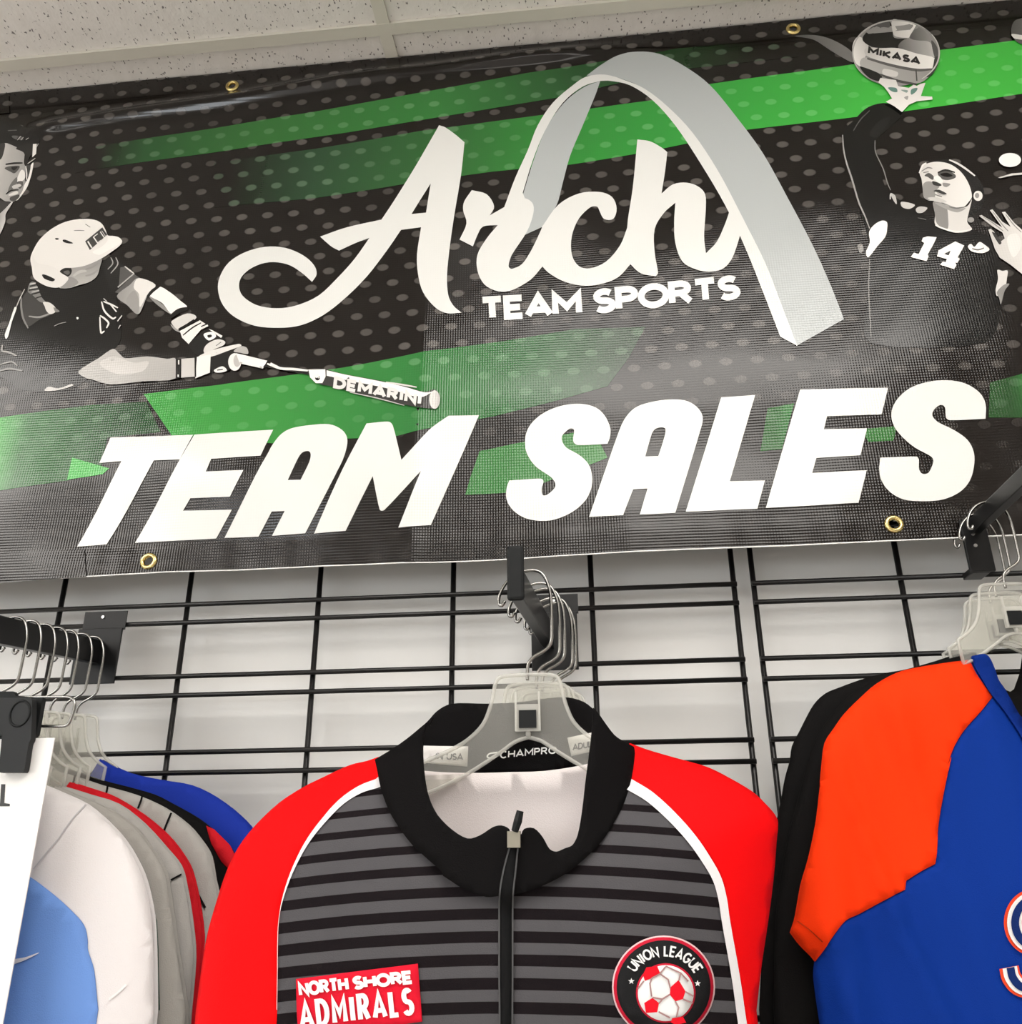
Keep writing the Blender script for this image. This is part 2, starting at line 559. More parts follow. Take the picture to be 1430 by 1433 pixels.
DOTX, DOTZ = 0.618-0.93, 2.893-BZ0
def print_material(name, base=None, dots=0.0, attr=False, rough=0.15, dot_col=(0.10, 0.095, 0.09), weave=0.22):
    if name in MATS: return MATS[name]
    m = bpy.data.materials.new(name); m.use_nodes = True
    nt = m.node_tree; b = nt.nodes['Principled BSDF']; q = NT(nt)
    b.inputs['Roughness'].default_value = rough
    b.inputs['IOR'].default_value = 1.47
    tc = nt.nodes.new('ShaderNodeTexCoord')
    sp = nt.nodes.new('ShaderNodeSeparateXYZ'); nt.links.new(tc.outputs['Object'], sp.inputs[0])
    X, Zc = sp.outputs[0], sp.outputs[2]
    if attr:
        at = nt.nodes.new('ShaderNodeVertexColor'); at.layer_name = 'print'
        col = at.outputs[0]
    else:
        rgb = nt.nodes.new('ShaderNodeRGB'); rgb.outputs[0].default_value = (*base, 1); col = rgb.outputs[0]
    if dots:
        row = q.m('DIVIDE', q.m('SUBTRACT', DOTZ, Zc), 0.0292)
        k = q.m('ROUND', row)
        fz = q.m('MULTIPLY', q.m('SUBTRACT', row, k), 0.0292)
        ux = q.m('DIVIDE', q.m('SUBTRACT', q.m('SUBTRACT', X, DOTX), q.m('MULTIPLY', k, 0.0164)), 0.042)
        fx = q.m('MULTIPLY', q.m('SUBTRACT', ux, q.m('ROUND', ux)), 0.042)
        d2 = q.m('ADD', q.m('POWER', q.m('ABSOLUTE', q.m('DIVIDE', fx, 0.0088)), 2), q.m('POWER', q.m('ABSOLUTE', q.m('DIVIDE', fz, 0.0060)), 2))
        mr = nt.nodes.new('ShaderNodeMapRange'); mr.interpolation_type = 'SMOOTHSTEP'
        mr.inputs[1].default_value = 1.35; mr.inputs[2].default_value = 0.6
        nt.links.new(d2, mr.inputs[0])
        nz = nt.nodes.new('ShaderNodeTexNoise'); nz.inputs['Scale'].default_value = 4.0
        nt.links.new(tc.outputs['Object'], nz.inputs['Vector'])
        mr2 = nt.nodes.new('ShaderNodeMapRange'); mr2.inputs[1].default_value = 0.36; mr2.inputs[2].default_value = 0.6
        mr2.inputs[3].default_value = 0.45
        nt.links.new(nz.outputs['Fac'], mr2.inputs[0])
        fade = nt.nodes.new('ShaderNodeMapRange'); fade.interpolation_type = 'SMOOTHSTEP'
        fade.inputs[1].default_value = 2.16-BZ0; fade.inputs[2].default_value = 2.36-BZ0; fade.inputs[3].default_value = 0.12
        nt.links.new(Zc, fade.inputs[0])
        fac = q.m('MULTIPLY', q.m('MULTIPLY', mr.outputs[0], q.m('MULTIPLY', mr2.outputs[0], fade.outputs[0])), dots)
        if attr:
            lum = nt.nodes.new('ShaderNodeMix'); lum.data_type = 'RGBA'; lum.blend_type = 'ADD'
            lum.inputs[0].default_value = 1.0
            nt.links.new(col, lum.inputs[6]); lum.inputs[7].default_value = (0.065, 0.095, 0.065, 1)
            col = q.mix(fac, col, lum.outputs[2])
        else:
            col = q.mix(fac, col, dot_col)
    nt.links.new(col, b.inputs['Base Color'])
    # woven scrim under the vinyl
    w1 = q.m('SINE', q.m('MULTIPLY', X, 2*math.pi/0.0036))
    w2 = q.m('SINE', q.m('MULTIPLY', Zc, 2*math.pi/0.0040))
    nz = nt.nodes.new('ShaderNodeTexNoise'); nz.inputs['Scale'].default_value = 7.0
    nt.links.new(tc.outputs['Object'], nz.inputs['Vector'])
    wv = q.m('ADD', q.m('MULTIPLY', w1, q.m('SUBTRACT', 1.15, nz.outputs['Fac'])), q.m('MULTIPLY', w2, q.m('ADD', nz.outputs['Fac'], 0.15)))
    wf = nt.nodes.new('ShaderNodeMapRange'); wf.interpolation_type = 'SMOOTHSTEP'
    wf.inputs[1].default_value = 2.78-BZ0; wf.inputs[2].default_value = 2.45-BZ0; wf.inputs[3].default_value = 0.15
    nt.links.new(Zc, wf.inputs[0])
    wv = q.m('MULTIPLY', wv, wf.outputs[0])
    bu = nt.nodes.new('ShaderNodeBump'); bu.inputs['Strength'].default_value = weave; bu.inputs['Distance'].default_value = 0.0004
    nt.links.new(wv, bu.inputs['Height']); nt.links.new(bu.outputs[0], b.inputs['Normal'])
    MATS[name] = m
    return m
m_black = print_material('printed_black_vinyl', (0.0055, 0.0036, 0.0028), dots=1.0, rough=0.12, dot_col=(0.092, 0.083, 0.076))
m_green = print_material('printed_green_vinyl', attr=True, dots=1.0, dot_col=(0.045, 0.20, 0.055))
m_white = print_material('printed_white_vinyl', (0.76, 0.76, 0.735), weave=0.10)
m_fig = print_material('printed_photo_vinyl', attr=True, weave=0.12)
m_lgrey = print_material('printed_silver_vinyl', (0.45, 0.475, 0.475), weave=0.10)
m_whiteback = mat('white_vinyl_edge', (0.85, 0.84, 0.82), 0.5)
m_brass = mat('brass_grommet', (0.72, 0.58, 0.25), 0.25, metal=1.0)

GROM = [bp([p])[0] for p in ((325, 120), (1110, 40), (208, 785), (1251, 733))]
GROM += [(1.93, GROM[1][1]), (1.93, GROM[3][1])]
outer = [(BX0, BZ0), (0.12, BZ0-.001), (0.35, BZ0+.006), (0.7, BZ0+.003), (1.3, BZ0+.006), (BX1, BZ0+.004), (BX1, BZ1), (BX0, BZ1)]
sheet('vinyl_sheet', [outer]+[ell(gx, gz, .0062, .0062, 16) for gx, gz in GROM], ban, m_black, ban_t, step=0.0062)
# pale cut edge along the bottom
pth = [(x, ban(x, BZ0+.004)-.0006+.0012, 0) for x in np.linspace(0.2, BX1, 90)]
def edge_z(x):
    for (a, za), (b, zb) in zip(outer[:-3], outer[1:-2]):
        if a <= x <= b: return za+(zb-za)*(x-a)/(b-a)
    return outer[-3][1]
V, F = [], []
for i, x in enumerate(np.linspace(0.2, BX1, 90)):
    x = float(x); z = edge_z(x); y = ban(x, z)
    V += [(x, y-.0003, z+.0002), (x, y-.0003, z-.0011), (x, y+.0012, z-.0011)]
    if i: F += [(3*i-3, 3*i-2, 3*i+1, 3*i), (3*i-2, 3*i-1, 3*i+2, 3*i+1)]
mesh_obj('cut_edge', V, F, m_whiteback, ban_t)
for gx, gz in GROM:
    gy = ban(gx, gz)-.0006
    ring = []
    for r, dy in ((.0062, .003), (.0064, -.0012), (.0078, -.0024), (.0098, -.0022), (.0116, -.0010), (.0120, .0006)):
        ring.append((r, dy))
    V, F = [], []
    n = 28
    for r, dy in ring:
        V += [(gx+r*math.cos(2*math.pi*k/n), gy+dy, gz+r*math.sin(2*math.pi*k/n)) for k in range(n)]
    for i in range(len(ring)-1):
        for k in range(n):
            l = (k+1) % n
            F.append((i*n+k, i*n+l, (i+1)*n+l, (i+1)*n+k))
    mesh_obj('grommet', V, F, m_brass, ban_t, shade=True)
# hem stitching line down the left end of the top hem and bottom hem overlap
def pr(name, loops, m, off, step=0.02, lab=None):
    o = sheet(name, [bp(l) for l in loops], ban, m, ban_t, step=step, off=off)
    if lab: o['label'] = lab
    return o

o = pr('hem_patch', [[(-60, 778), (119, 769), (121, 807), (-60, 821)]], m_black, .0014)
o = pr('hem_patch', [[(-60, 140), (13, 133), (14, 158), (-60, 166)]], m_black, .0014)
# ---- green bands (colour runs along the band)
N1, N2, N3 = Z(0, 0, 2.979), Z(440, 0, 2.979), Z(950, 0, 2.979)
M1, M2, M3 = Z(0, 440, 2.979), Z(470, 440, 2.979), Z(950, 440, 2.979)
BG = (0.0055, 0.0036, 0.0028)
def lerp(a, b, t): return tuple(a[i]+(b[i]-a[i])*t for i in range(3))
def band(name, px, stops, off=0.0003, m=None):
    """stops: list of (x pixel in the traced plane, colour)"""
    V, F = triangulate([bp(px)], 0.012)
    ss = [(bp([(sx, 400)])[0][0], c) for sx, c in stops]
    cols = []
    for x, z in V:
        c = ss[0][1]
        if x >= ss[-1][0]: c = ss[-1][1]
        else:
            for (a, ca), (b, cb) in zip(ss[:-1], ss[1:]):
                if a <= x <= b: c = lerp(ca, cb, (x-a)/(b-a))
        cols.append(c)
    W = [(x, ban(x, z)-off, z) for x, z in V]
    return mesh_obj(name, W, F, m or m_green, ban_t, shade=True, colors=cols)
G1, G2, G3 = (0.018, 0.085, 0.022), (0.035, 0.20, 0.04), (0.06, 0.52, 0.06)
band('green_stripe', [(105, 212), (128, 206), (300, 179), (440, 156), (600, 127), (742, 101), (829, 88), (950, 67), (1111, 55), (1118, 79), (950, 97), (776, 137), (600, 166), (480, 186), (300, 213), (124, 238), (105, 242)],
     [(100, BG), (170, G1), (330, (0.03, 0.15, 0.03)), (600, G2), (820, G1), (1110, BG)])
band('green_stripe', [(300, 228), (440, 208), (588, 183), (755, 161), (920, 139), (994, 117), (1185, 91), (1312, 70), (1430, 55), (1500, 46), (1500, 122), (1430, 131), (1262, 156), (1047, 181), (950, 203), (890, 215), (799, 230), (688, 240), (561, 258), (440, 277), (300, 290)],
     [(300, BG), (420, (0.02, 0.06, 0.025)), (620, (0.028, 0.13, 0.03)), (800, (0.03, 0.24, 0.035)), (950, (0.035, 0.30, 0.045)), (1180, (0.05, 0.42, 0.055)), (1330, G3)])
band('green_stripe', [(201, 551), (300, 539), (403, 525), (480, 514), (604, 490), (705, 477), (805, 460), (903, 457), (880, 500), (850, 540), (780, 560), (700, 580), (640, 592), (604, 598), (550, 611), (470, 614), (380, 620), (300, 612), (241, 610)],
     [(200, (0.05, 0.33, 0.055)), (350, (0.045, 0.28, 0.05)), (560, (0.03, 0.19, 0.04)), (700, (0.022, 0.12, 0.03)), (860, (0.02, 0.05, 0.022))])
band('green_stripe', [(-40, 590), (0, 584), (60, 575), (130, 566), (205, 562), (225, 604), (150, 612), (142, 655), (95, 672), (0, 686), (-40, 692)],
     [(0, (0.07, 0.38, 0.075)), (40, (0.07, 0.36, 0.07)), (80, (0.035, 0.14, 0.04)), (200, (0.022, 0.07, 0.026))])
band('green_stripe', [(101, 640), (153, 655), (144, 663), (94, 671)], [(90, (0.08, 0.42, 0.09)), (160, (0.08, 0.42, 0.09))], off=.0004)
band('green_stripe', [(671, 631), (732, 618), (830, 600), (850, 640), (800, 660), (728, 688), (651, 692), (658, 668)], [(650, (0.03, 0.17, 0.035)), (800, (0.05, 0.2, 0.05))])
band('green_stripe', [(1064, 631), (1074, 571), (1111, 564), (1094, 628)], [(1060, (0.02, 0.10, 0.02)), (1080, (0.03, 0.17, 0.035)), (1110, (0.02, 0.09, 0.02))])
band('green_stripe', [(1385, 535), (1440, 520), (1480, 515), (1480, 580), (1430, 584), (1383, 584)], [(1380, (0.02, 0.07, 0.02)), (1400, (0.03, 0.16, 0.035)), (1430, (0.03, 0.15, 0.035))])
band('green_stripe', [(1205, 600), (1255, 596), (1250, 616), (1215, 618)], [(1200, (0.03, 0.15, 0.03)), (1260, (0.02, 0.08, 0.02))])

# ---- grey arch
G = Z(700, 60, 2.86)
pr('arch_outer_face', [smooth(G([(345, 131, 1), (400, 90), (470, 50), (550, 35), (640, 45), (740, 95), (840, 170), (940, 290), (1050, 440), (1150, 620), (1250, 810), (1320, 965), (1375, 1105, 1), (1185, 1212, 1), (1130, 1060), (1060, 880), (960, 680), (860, 500), (760, 350), (660, 250), (570, 180), (490, 145), (420, 130)]))], m_lgrey, .0006)
pr('arch_inner_face', [smooth(G([(400, 152, 1), (380, 210), (330, 330), (280, 450), (250, 560), (225, 650), (170, 735, 1), (90, 772, 1), (90, 610, 1), (130, 480), (180, 350), (250, 245), (330, 180)]))], m_lgrey, .0006)
pr('arch_edge', [smooth(G([(15, 660, 1), (60, 540), (110, 430), (150, 330), (210, 240), (290, 170), (345, 135), (420, 127), (500, 150), (580, 185), (670, 255), (770, 360), (870, 510), (960, 680), (1060, 880), (1130, 1060), (1188, 1212, 1), (1120, 1175, 1), (1060, 1020), (980, 820), (900, 650), (800, 480), (700, 330), (610, 230), (520, 170), (440, 152), (400, 152, 1), (330, 175), (250, 240), (180, 350), (130, 470), (90, 600, 1), (100, 625, 1)]))], m_white, .0007)

# ---- script lettering
A1 = Z(290, 160, 3.575)
A2 = Z(620, 160, 3.109)
pr('letter', [smooth(A1([(1160, 55, 1), (1190, 65), (1240, 100), (1287, 140, 1), (1270, 300), (1240, 480), (1215, 650), (1200, 800), (1205, 900), (1230, 955), (1272, 992, 1), (1200, 995), (1140, 965), (1080, 890), (1055, 800), (1050, 700), (1070, 565, 1), (970, 578, 1), (900, 680), (800, 810), (690, 920), (580, 1005), (470, 1055), (360, 1068), (240, 1058), (140, 1015), (80, 955), (55, 880), (65, 810), (110, 740), (190, 690), (290, 663), (390, 668), (480, 705), (535, 755), (548, 800), (525, 838, 1), (470, 790), (400, 750), (310, 740), (230, 765), (175, 810), (160, 860), (180, 910), (250, 955), (350, 970), (450, 955), (560, 905), (660, 810), (740, 720), (812, 618, 1), (740, 645), (660, 682, 1), (620, 660), (565, 612, 1), (700, 565), (872, 527, 1), (930, 440), (1030, 280), (1100, 160)])),
              A1([(1118, 346), (1095, 492), (1022, 499)])], m_white, .0009, lab='white script letter A')
pr('letter', [smooth(A2([(125, 330, 1), (190, 348), (222, 400), (203, 440, 1), (270, 402), (345, 365), (388, 385), (393, 430), (365, 510), (300, 610), (285, 660), (300, 672), (345, 650), (390, 580), (432, 490, 1), (434, 660, 1), (380, 720), (300, 765), (240, 770), (180, 740), (150, 680), (150, 610), (190, 540), (238, 482, 1), (175, 488), (150, 525), (130, 575, 1), (72, 545, 1), (102, 475), (88, 420), (92, 380)]))], m_white, .0009, lab='white script letter r')
pr('letter', [smooth(A2([(430, 490, 1), (500, 395), (590, 345), (680, 338), (735, 360), (755, 410), (740, 455), (700, 455), (680, 420), (670, 402), (640, 405), (590, 455), (560, 530), (560, 610), (590, 660), (640, 670), (710, 640), (770, 570), (802, 490, 1), (818, 648, 1), (760, 710), (680, 740), (600, 745), (520, 725), (460, 690), (430, 660, 1)]))], m_white, .00095, lab='white script letter c')
pr('letter', [smooth(A2([(845, 110, 1), (900, 118), (950, 145), (975, 165, 1), (965, 250), (950, 345, 1), (1000, 305), (1060, 298), (1110, 315), (1140, 350), (1142, 420), (1135, 530), (1143, 605, 1), (1190, 555), (1225, 480), (1246, 420, 1), (1292, 525, 1), (1260, 620), (1220, 670), (1160, 685), (1100, 675), (1040, 640), (1010, 560), (1005, 470), (1010, 385, 1), (960, 430), (920, 500), (920, 600), (935, 690), (925, 705, 1), (860, 692), (812, 650, 1), (800, 500), (825, 320)]))], m_white, .001, lab='white script letter h')

# ---- stroke text on the banner
def ban_text(name, txt, base0, base1, up, hw, zf, m, off, gap=.2, parent=None, width=1.0):
    st, adv = text_strokes(txt, gap, width)
    b0, b1, u = Vector(base0), Vector(base1), Vector(up)
    parts = []
    for p in st:
        closed = len(p) > 3 and (Vector(p[0])-Vector(p[-1])).length < 1e-4
        if closed: p = p[:-1]
        q = [tuple(b0+(b1-b0)*(x/adv)+u*y) for x, y in p]
        v, f = ribbon(q, hw, closed)
        w = bp(zf(v))
        parts.append(([(x, ban(x, z)-off, z) for x, z in w], f))
    V, F = join_vf(parts)
    return mesh_obj(name, V, F, m, parent or ban_t)
ban_text('lettering', 'TEAM', (176, 886), (592, 862), (-4, -78), 14.5, A2, m_white, .001)['label'] = 'small white capitals TEAM'
ban_text('lettering', 'SPORTS', (668, 855), (1282, 792), (-6, -80), 14.5, A2, m_white, .001)['label'] = 'small white capitals SPORTS'

# ---- TEAM SALES
T1, T2 = Z(90, 560, 4.613), Z(370, 560, 4.613)
S1, S2 = Z(690, 540, 3.972), Z(1040, 520, 3.972)
pr('letter', [C(T1([(300, 240), (833, 223), (747, 382), (580, 388), (275, 930), (85, 945), (370, 393), (228, 405)]))], m_white, .0009, lab='bold white slanted capital T')
pr('letter', [C(T1([(841, 222), (1350, 190), (1268, 358), (950, 378), (915, 460), (1158, 450), (1070, 622), (815, 632), (768, 713), (1083, 706), (982, 892), (458, 920)]))], m_white, .0009, lab='bold white slanted capital E in the word TEAM')
pr('letter', [smooth(T2([(-256, 888, 1), (22, 345, 1), (55, 285), (110, 218), (180, 180), (300, 160), (420, 155), (500, 190), (535, 245), (528, 320), (495, 410), (265, 858, 1), (50, 875, 1), (132, 715, 1), (48, 718, 1), (-36, 880, 1)])),
              smooth(T2([(152, 515, 1), (215, 380), (245, 338), (285, 328), (300, 350), (290, 400), (235, 513, 1)]))], m_white, .0009, lab='bold white slanted capital A in the word TEAM')
pr('letter', [smooth(T2([(660, 150, 1), (800, 138), (830, 165), (885, 385, 1), (1060, 195), (1130, 140), (1190, 100, 1), (1385, 97, 1), (1075, 805, 1), (865, 822, 1), (1012, 455, 1), (775, 708), (745, 705), (700, 490, 1), (525, 843, 1), (322, 860, 1)]))], m_white, .0009, lab='bold white slanted capital M')
pr('letter', [smooth(S1([(90, 525, 1), (265, 515), (280, 530), (270, 570), (275, 605), (300, 605), (340, 570), (345, 540), (320, 505), (240, 450), (195, 390), (178, 330), (185, 260), (220, 200), (290, 145), (390, 108), (490, 100), (570, 120), (620, 165), (650, 230), (650, 280), (635, 322, 1), (470, 328), (445, 305), (450, 245), (425, 238), (385, 275), (385, 310), (410, 345), (480, 385), (530, 435), (550, 500), (545, 570), (510, 640), (440, 700), (350, 740), (270, 750), (180, 735), (110, 690), (75, 630), (75, 570)]))], m_white, .0009, lab='first bold white slanted capital S of SALES')
pr('letter', [smooth(S1([(533, 728, 1), (700, 250), (740, 170), (800, 115), (900, 85), (1000, 75), (1080, 85), (1140, 125), (1165, 180), (1150, 250), (1012, 705, 1), (815, 715, 1), (858, 570, 1), (778, 575, 1), (722, 718, 1)])),
              smooth(S1([(845, 392, 1), (880, 270), (900, 240), (935, 230), (958, 240), (950, 290), (918, 390, 1)]))], m_white, .0009, lab='bold white slanted capital A in the word SALES')
pr('letter', [C([(1009, 556), (1056.5, 552.7), (1021, 673.4), (1070, 672.3), (1059.6, 711.8), (959.4, 716)])], m_white, .0009, lab='bold white slanted capital L')
pr('letter', [C(S2([(315, 100), (803, 90), (768, 238), (465, 248), (447, 320), (687, 315), (650, 465), (405, 480), (382, 563), (685, 548), (640, 728), (125, 757)]))], m_white, .0009, lab='bold white slanted capital E in the word SALES')
pr('letter', [smooth(S2([(760, 478, 1), (960, 472), (975, 490), (975, 540), (995, 568), (1030, 560), (1055, 500), (1040, 470), (950, 420), (880, 360), (835, 300), (822, 230), (850, 160), (920, 95), (1020, 58), (1130, 48), (1230, 65), (1310, 115), (1345, 180), (1345, 262, 1), (1150, 270), (1125, 255), (1120, 200), (1095, 185), (1060, 210), (1050, 245), (1080, 280), (1170, 325), (1245, 380), (1280, 450), (1280, 530), (1255, 610), (1200, 670), (1110, 710), (1000, 720), (890, 710), (810, 665), (765, 600), (755, 540)]))], m_white, .0009, lab='last bold white slanted capital S of SALES')

# ---- printed photographs of players (flat print in grey tones)
def tone(c):
    if isinstance(c, (int, float)):
        c = c*0.45 if c < .04 else (c*1.1 if c > .5 else c)
        return (c*1.02, c*0.985, c*0.945)
    return c
def figure(name, layers, parent=ban_t, off=.0004, dl=.00003, lab=None):
    parts, cols = [], []
    o = off
    for L in layers:
        if L[0] == 's':                       # stroke: points, half width px, tone
            _, zf, pts, hw, c = L[:5]
            p = smooth(pts, False, 4) if len(pts) > 2 else pts
            s = (zf([(0, 0)])[0][0], zf([(1, 0)])[0][0]); sc = s[1]-s[0]
            w = [(q[0], q[1]) for q in zf(p)]
            n = len(w)
            hws = [hw*(0.35+0.65*math.sin(math.pi*(i+0.6)/(n+0.2))**0.5) for i in range(n)]
            v, f = ribbon(w, hws)
            W = bp(v)
            parts.append(([(x, ban(x, z)-o, z) for x, z in W], f)); cols += [tone(c)]*len(W)
        else:
            _, zf, pts, c = L[:4]
            w = zf(smooth(pts) if L[0] == 'p' else [(q[0], q[1]) for q in pts])
            V, F = triangulate([bp(w)], 0.012)
            parts.append(([(x, ban(x, z)-o, z) for x, z in V], F))
            if isinstance(c, tuple) and isinstance(c[-1], str):
                ax = 0 if c[2] == 'x' else 1
                lo = min(v[ax] for v in V); hi = max(v[ax] for v in V)
                cols += [tone(c[0]+(c[1]-c[0])*(v[ax]-lo)/(hi-lo)) for v in V]
            else:
                cols += [tone(c)]*len(V)
        o += dl
    V, F = join_vf(parts)
    ob = mesh_obj(name, V, F, m_fig, parent, colors=cols)
    if lab: ob['label'] = lab
    return ob

B1, B2, B3, B4 = Z(0, 290, 7.15), Z(0, 400, 7.15), Z(130, 370, 5.72), Z(310, 470, 4.333)
I = Z(0, 0, 1)
batter = figure('printed_batter', [
 ('p', I, [(46, 394), (60, 402), (98, 403), (122, 397), (140, 372), (155, 358), (170, 368), (188, 382), (195, 390), (165, 410), (166, 430), (170, 470), (160, 488), (112, 521), (122, 530), (95, 545), (60, 548), (30, 545), (8, 530), (-20, 520), (-20, 480), (4, 470), (14, 445), (24, 428), (34, 408)], .013),
 ('p', B1, [(230, 900), (290, 830), (360, 860), (440, 960), (520, 1060), (400, 1120), (290, 1190), (240, 1150), (215, 1000)], .05),
 ('p', B1, [(1110, 490), (1200, 555), (1340, 655), (1190, 790), (1120, 840), (1060, 700), (1040, 560)], .028),
 ('l', B1, [(1205, 600), (1260, 590), (1340, 655), (1190, 785)], .09),
 ('l', B1, [(1345, 670), (1400, 705), (1210, 860), (1150, 850)], .10),
 ('s', B1, [(1345, 660), (1180, 800)], 1.0, .45), ('s', B1, [(1110, 500), (1130, 560), (1080, 620)], .8, .35), ('s', B1, [(1160, 500), (1180, 570), (1110, 660)], .8, .40),
 ('s', B1, [(1250, 590), (1300, 630), (1340, 660)], 1.0, .6),
 ('s', B1, [(215, 900), (215, 1000), (235, 1110), (285, 1210)], 1.4, .22), ('s', B1, [(290, 1090), (400, 1098), (520, 1055)], 1.3, .30),
 ('p', B1, [(300, 760), (340, 745), (380, 800), (420, 900), (460, 950), (400, 945), (330, 880), (280, 840)], .20),
 ('s', B1, [(300, 790), (370, 775)], .9, .02), ('s', B1, [(290, 830), (385, 815)], .9, .02), ('s', B1, [(320, 870), (400, 850)], .9, .02), ('s', B1, [(360, 910), (420, 890)], .9, .02),
 ('s', B1, [(300, 770), (360, 758)], .7, .6), ('s', B1, [(300, 812), (380, 798)], .7, .55), ('s', B1, [(320, 850), (395, 832)], .7, .5),
 ('p', B1, [(435, 950), (500, 955), (555, 1000), (560, 1045), (510, 1070), (470, 1040), (450, 990)], .62),
 ('p', B1, [(540, 1000), (600, 1040), (560, 1050)], .2),
 ('p', B1, [(172, 1005), (150, 1000), (95, 1160), (52, 1275), (65, 1318), (88, 1285), (122, 1150)], .8), ('s', B1, [(250, 820), (200, 920), (165, 1005)], .7, .5),
 ('s', B1, [(545, 1190), (600, 1165), (665, 1150)], .7, .25), ('p', B1, [(770, 1100), (790, 1105), (785, 1122), (772, 1120)], .7),
 ('s', B2, [(30, 590), (25, 650), (90, 665), (170, 700)], 1.4, .30), ('s', B2, [(0, 790), (120, 760), (180, 800)], 1.0, .25), ('s', B2, [(0, 850), (100, 830), (230, 850)], 1.4, .18),
 ('p', B2, [(455, 1052), (490, 1010), (590, 1025), (720, 983), (737, 998), (600, 1042)], .5),
 ('s', B1, [(1005, 1085), (1050, 1115), (1090, 1160), (1070, 1210)], 1.3, .75), ('s', B1, [(1003, 1100), (1015, 1255), (1050, 1240)], 1.2, .75),
 ('s', B1, [(1020, 945), (1050, 1040), (1130, 1115), (1165, 1100)], 1.3, .75), ('s', B1, [(1040, 945), (1110, 972), (1185, 1008)], 1.2, .75), ('s', B1, [(1110, 975), (1170, 1048)], 1.0, .7), ('s', B1, [(1225, 1085), (1180, 1142)], .8, .6), ('s', B1, [(1040, 915), (1075, 945)], .7, .5), ('s', B1, [(1210, 1180), (1190, 1215)], .7, .5),
], lab='grey printed picture of a baseball batter in a dark jersey')
figure('helmet', [
 ('p', B1, [(720, 605), (830, 590), (930, 555), (1022, 515), (1005, 600), (975, 690), (900, 750), (800, 780), (690, 812), (600, 808), (640, 760), (690, 690)], (.50, .28, 'y')),
 ('p', B1, [(620, 740), (720, 700), (790, 760), (690, 812), (610, 806)], .30),
 ('s', B1, [(860, 625), (930, 600), (990, 560)], 1.4, .30), ('s', B1, [(860, 690), (930, 670), (985, 630)], 1.4, .33), ('s', B1, [(740, 690), (800, 650), (870, 640)], 2.0, .5),
 ('p', B1, [(310, 520), (335, 440), (400, 330), (500, 235), (620, 165), (740, 130), (870, 120), (970, 135), (1030, 175), (1065, 240), (1085, 285), (1140, 290), (1195, 305), (1228, 345), (1200, 390), (1120, 450), (1030, 510), (930, 560), (830, 595), (720, 610), (650, 612), (605, 645), (640, 675), (688, 705), (680, 740), (620, 795), (560, 808), (480, 795), (390, 750), (340, 700), (325, 610)], (.70, .78, 'y')),
 ('p', B1, [(330, 480), (380, 560), (520, 590), (600, 640), (640, 690), (600, 780), (500, 770), (400, 720), (345, 620)], .70),
 ('p', B1, [(1090, 290), (1200, 312), (1220, 345), (1180, 385), (1080, 440), (1000, 480), (930, 450), (1020, 400), (1080, 340)], .82),
 ('p', B1, [(605, 645), (640, 620), (712, 612), (722, 655), (690, 695), (640, 675)], .025), ('p', B1, [(640, 650), (690, 635), (705, 660), (680, 680)], .12),
 ('p', B1, [(635, 330), (665, 330), (737, 362), (690, 366), (640, 350)], .02), ('p', B1, [(555, 318), (575, 312), (598, 320), (575, 330)], .02),
 ('s', B1, [(745, 238), (790, 236), (850, 238)], .5, .2), ('s', B1, [(860, 172), (910, 205)], .5, .15),
 ('p', B1, [(428, 678), (470, 682), (555, 724), (530, 746), (450, 718)], .02),
 ('l', B1, [(858, 345), (1030, 205), (1078, 280), (905, 432)], .06),
 ('s', B1, [(885, 345), (925, 410)], 1.1, .75), ('s', B1, [(940, 300), (985, 365)], .9, .75), ('s', B1, [(945, 300), (985, 270)], .6, .7), ('s', B1, [(985, 360), (1015, 335)], .6, .7), ('s', B1, [(1010, 250), (1050, 310)], .8, .7), ('s', B1, [(1025, 240), (1062, 295)], .4, .6),
], parent=batter, off=.0015, lab='white batting helmet with dark initials')
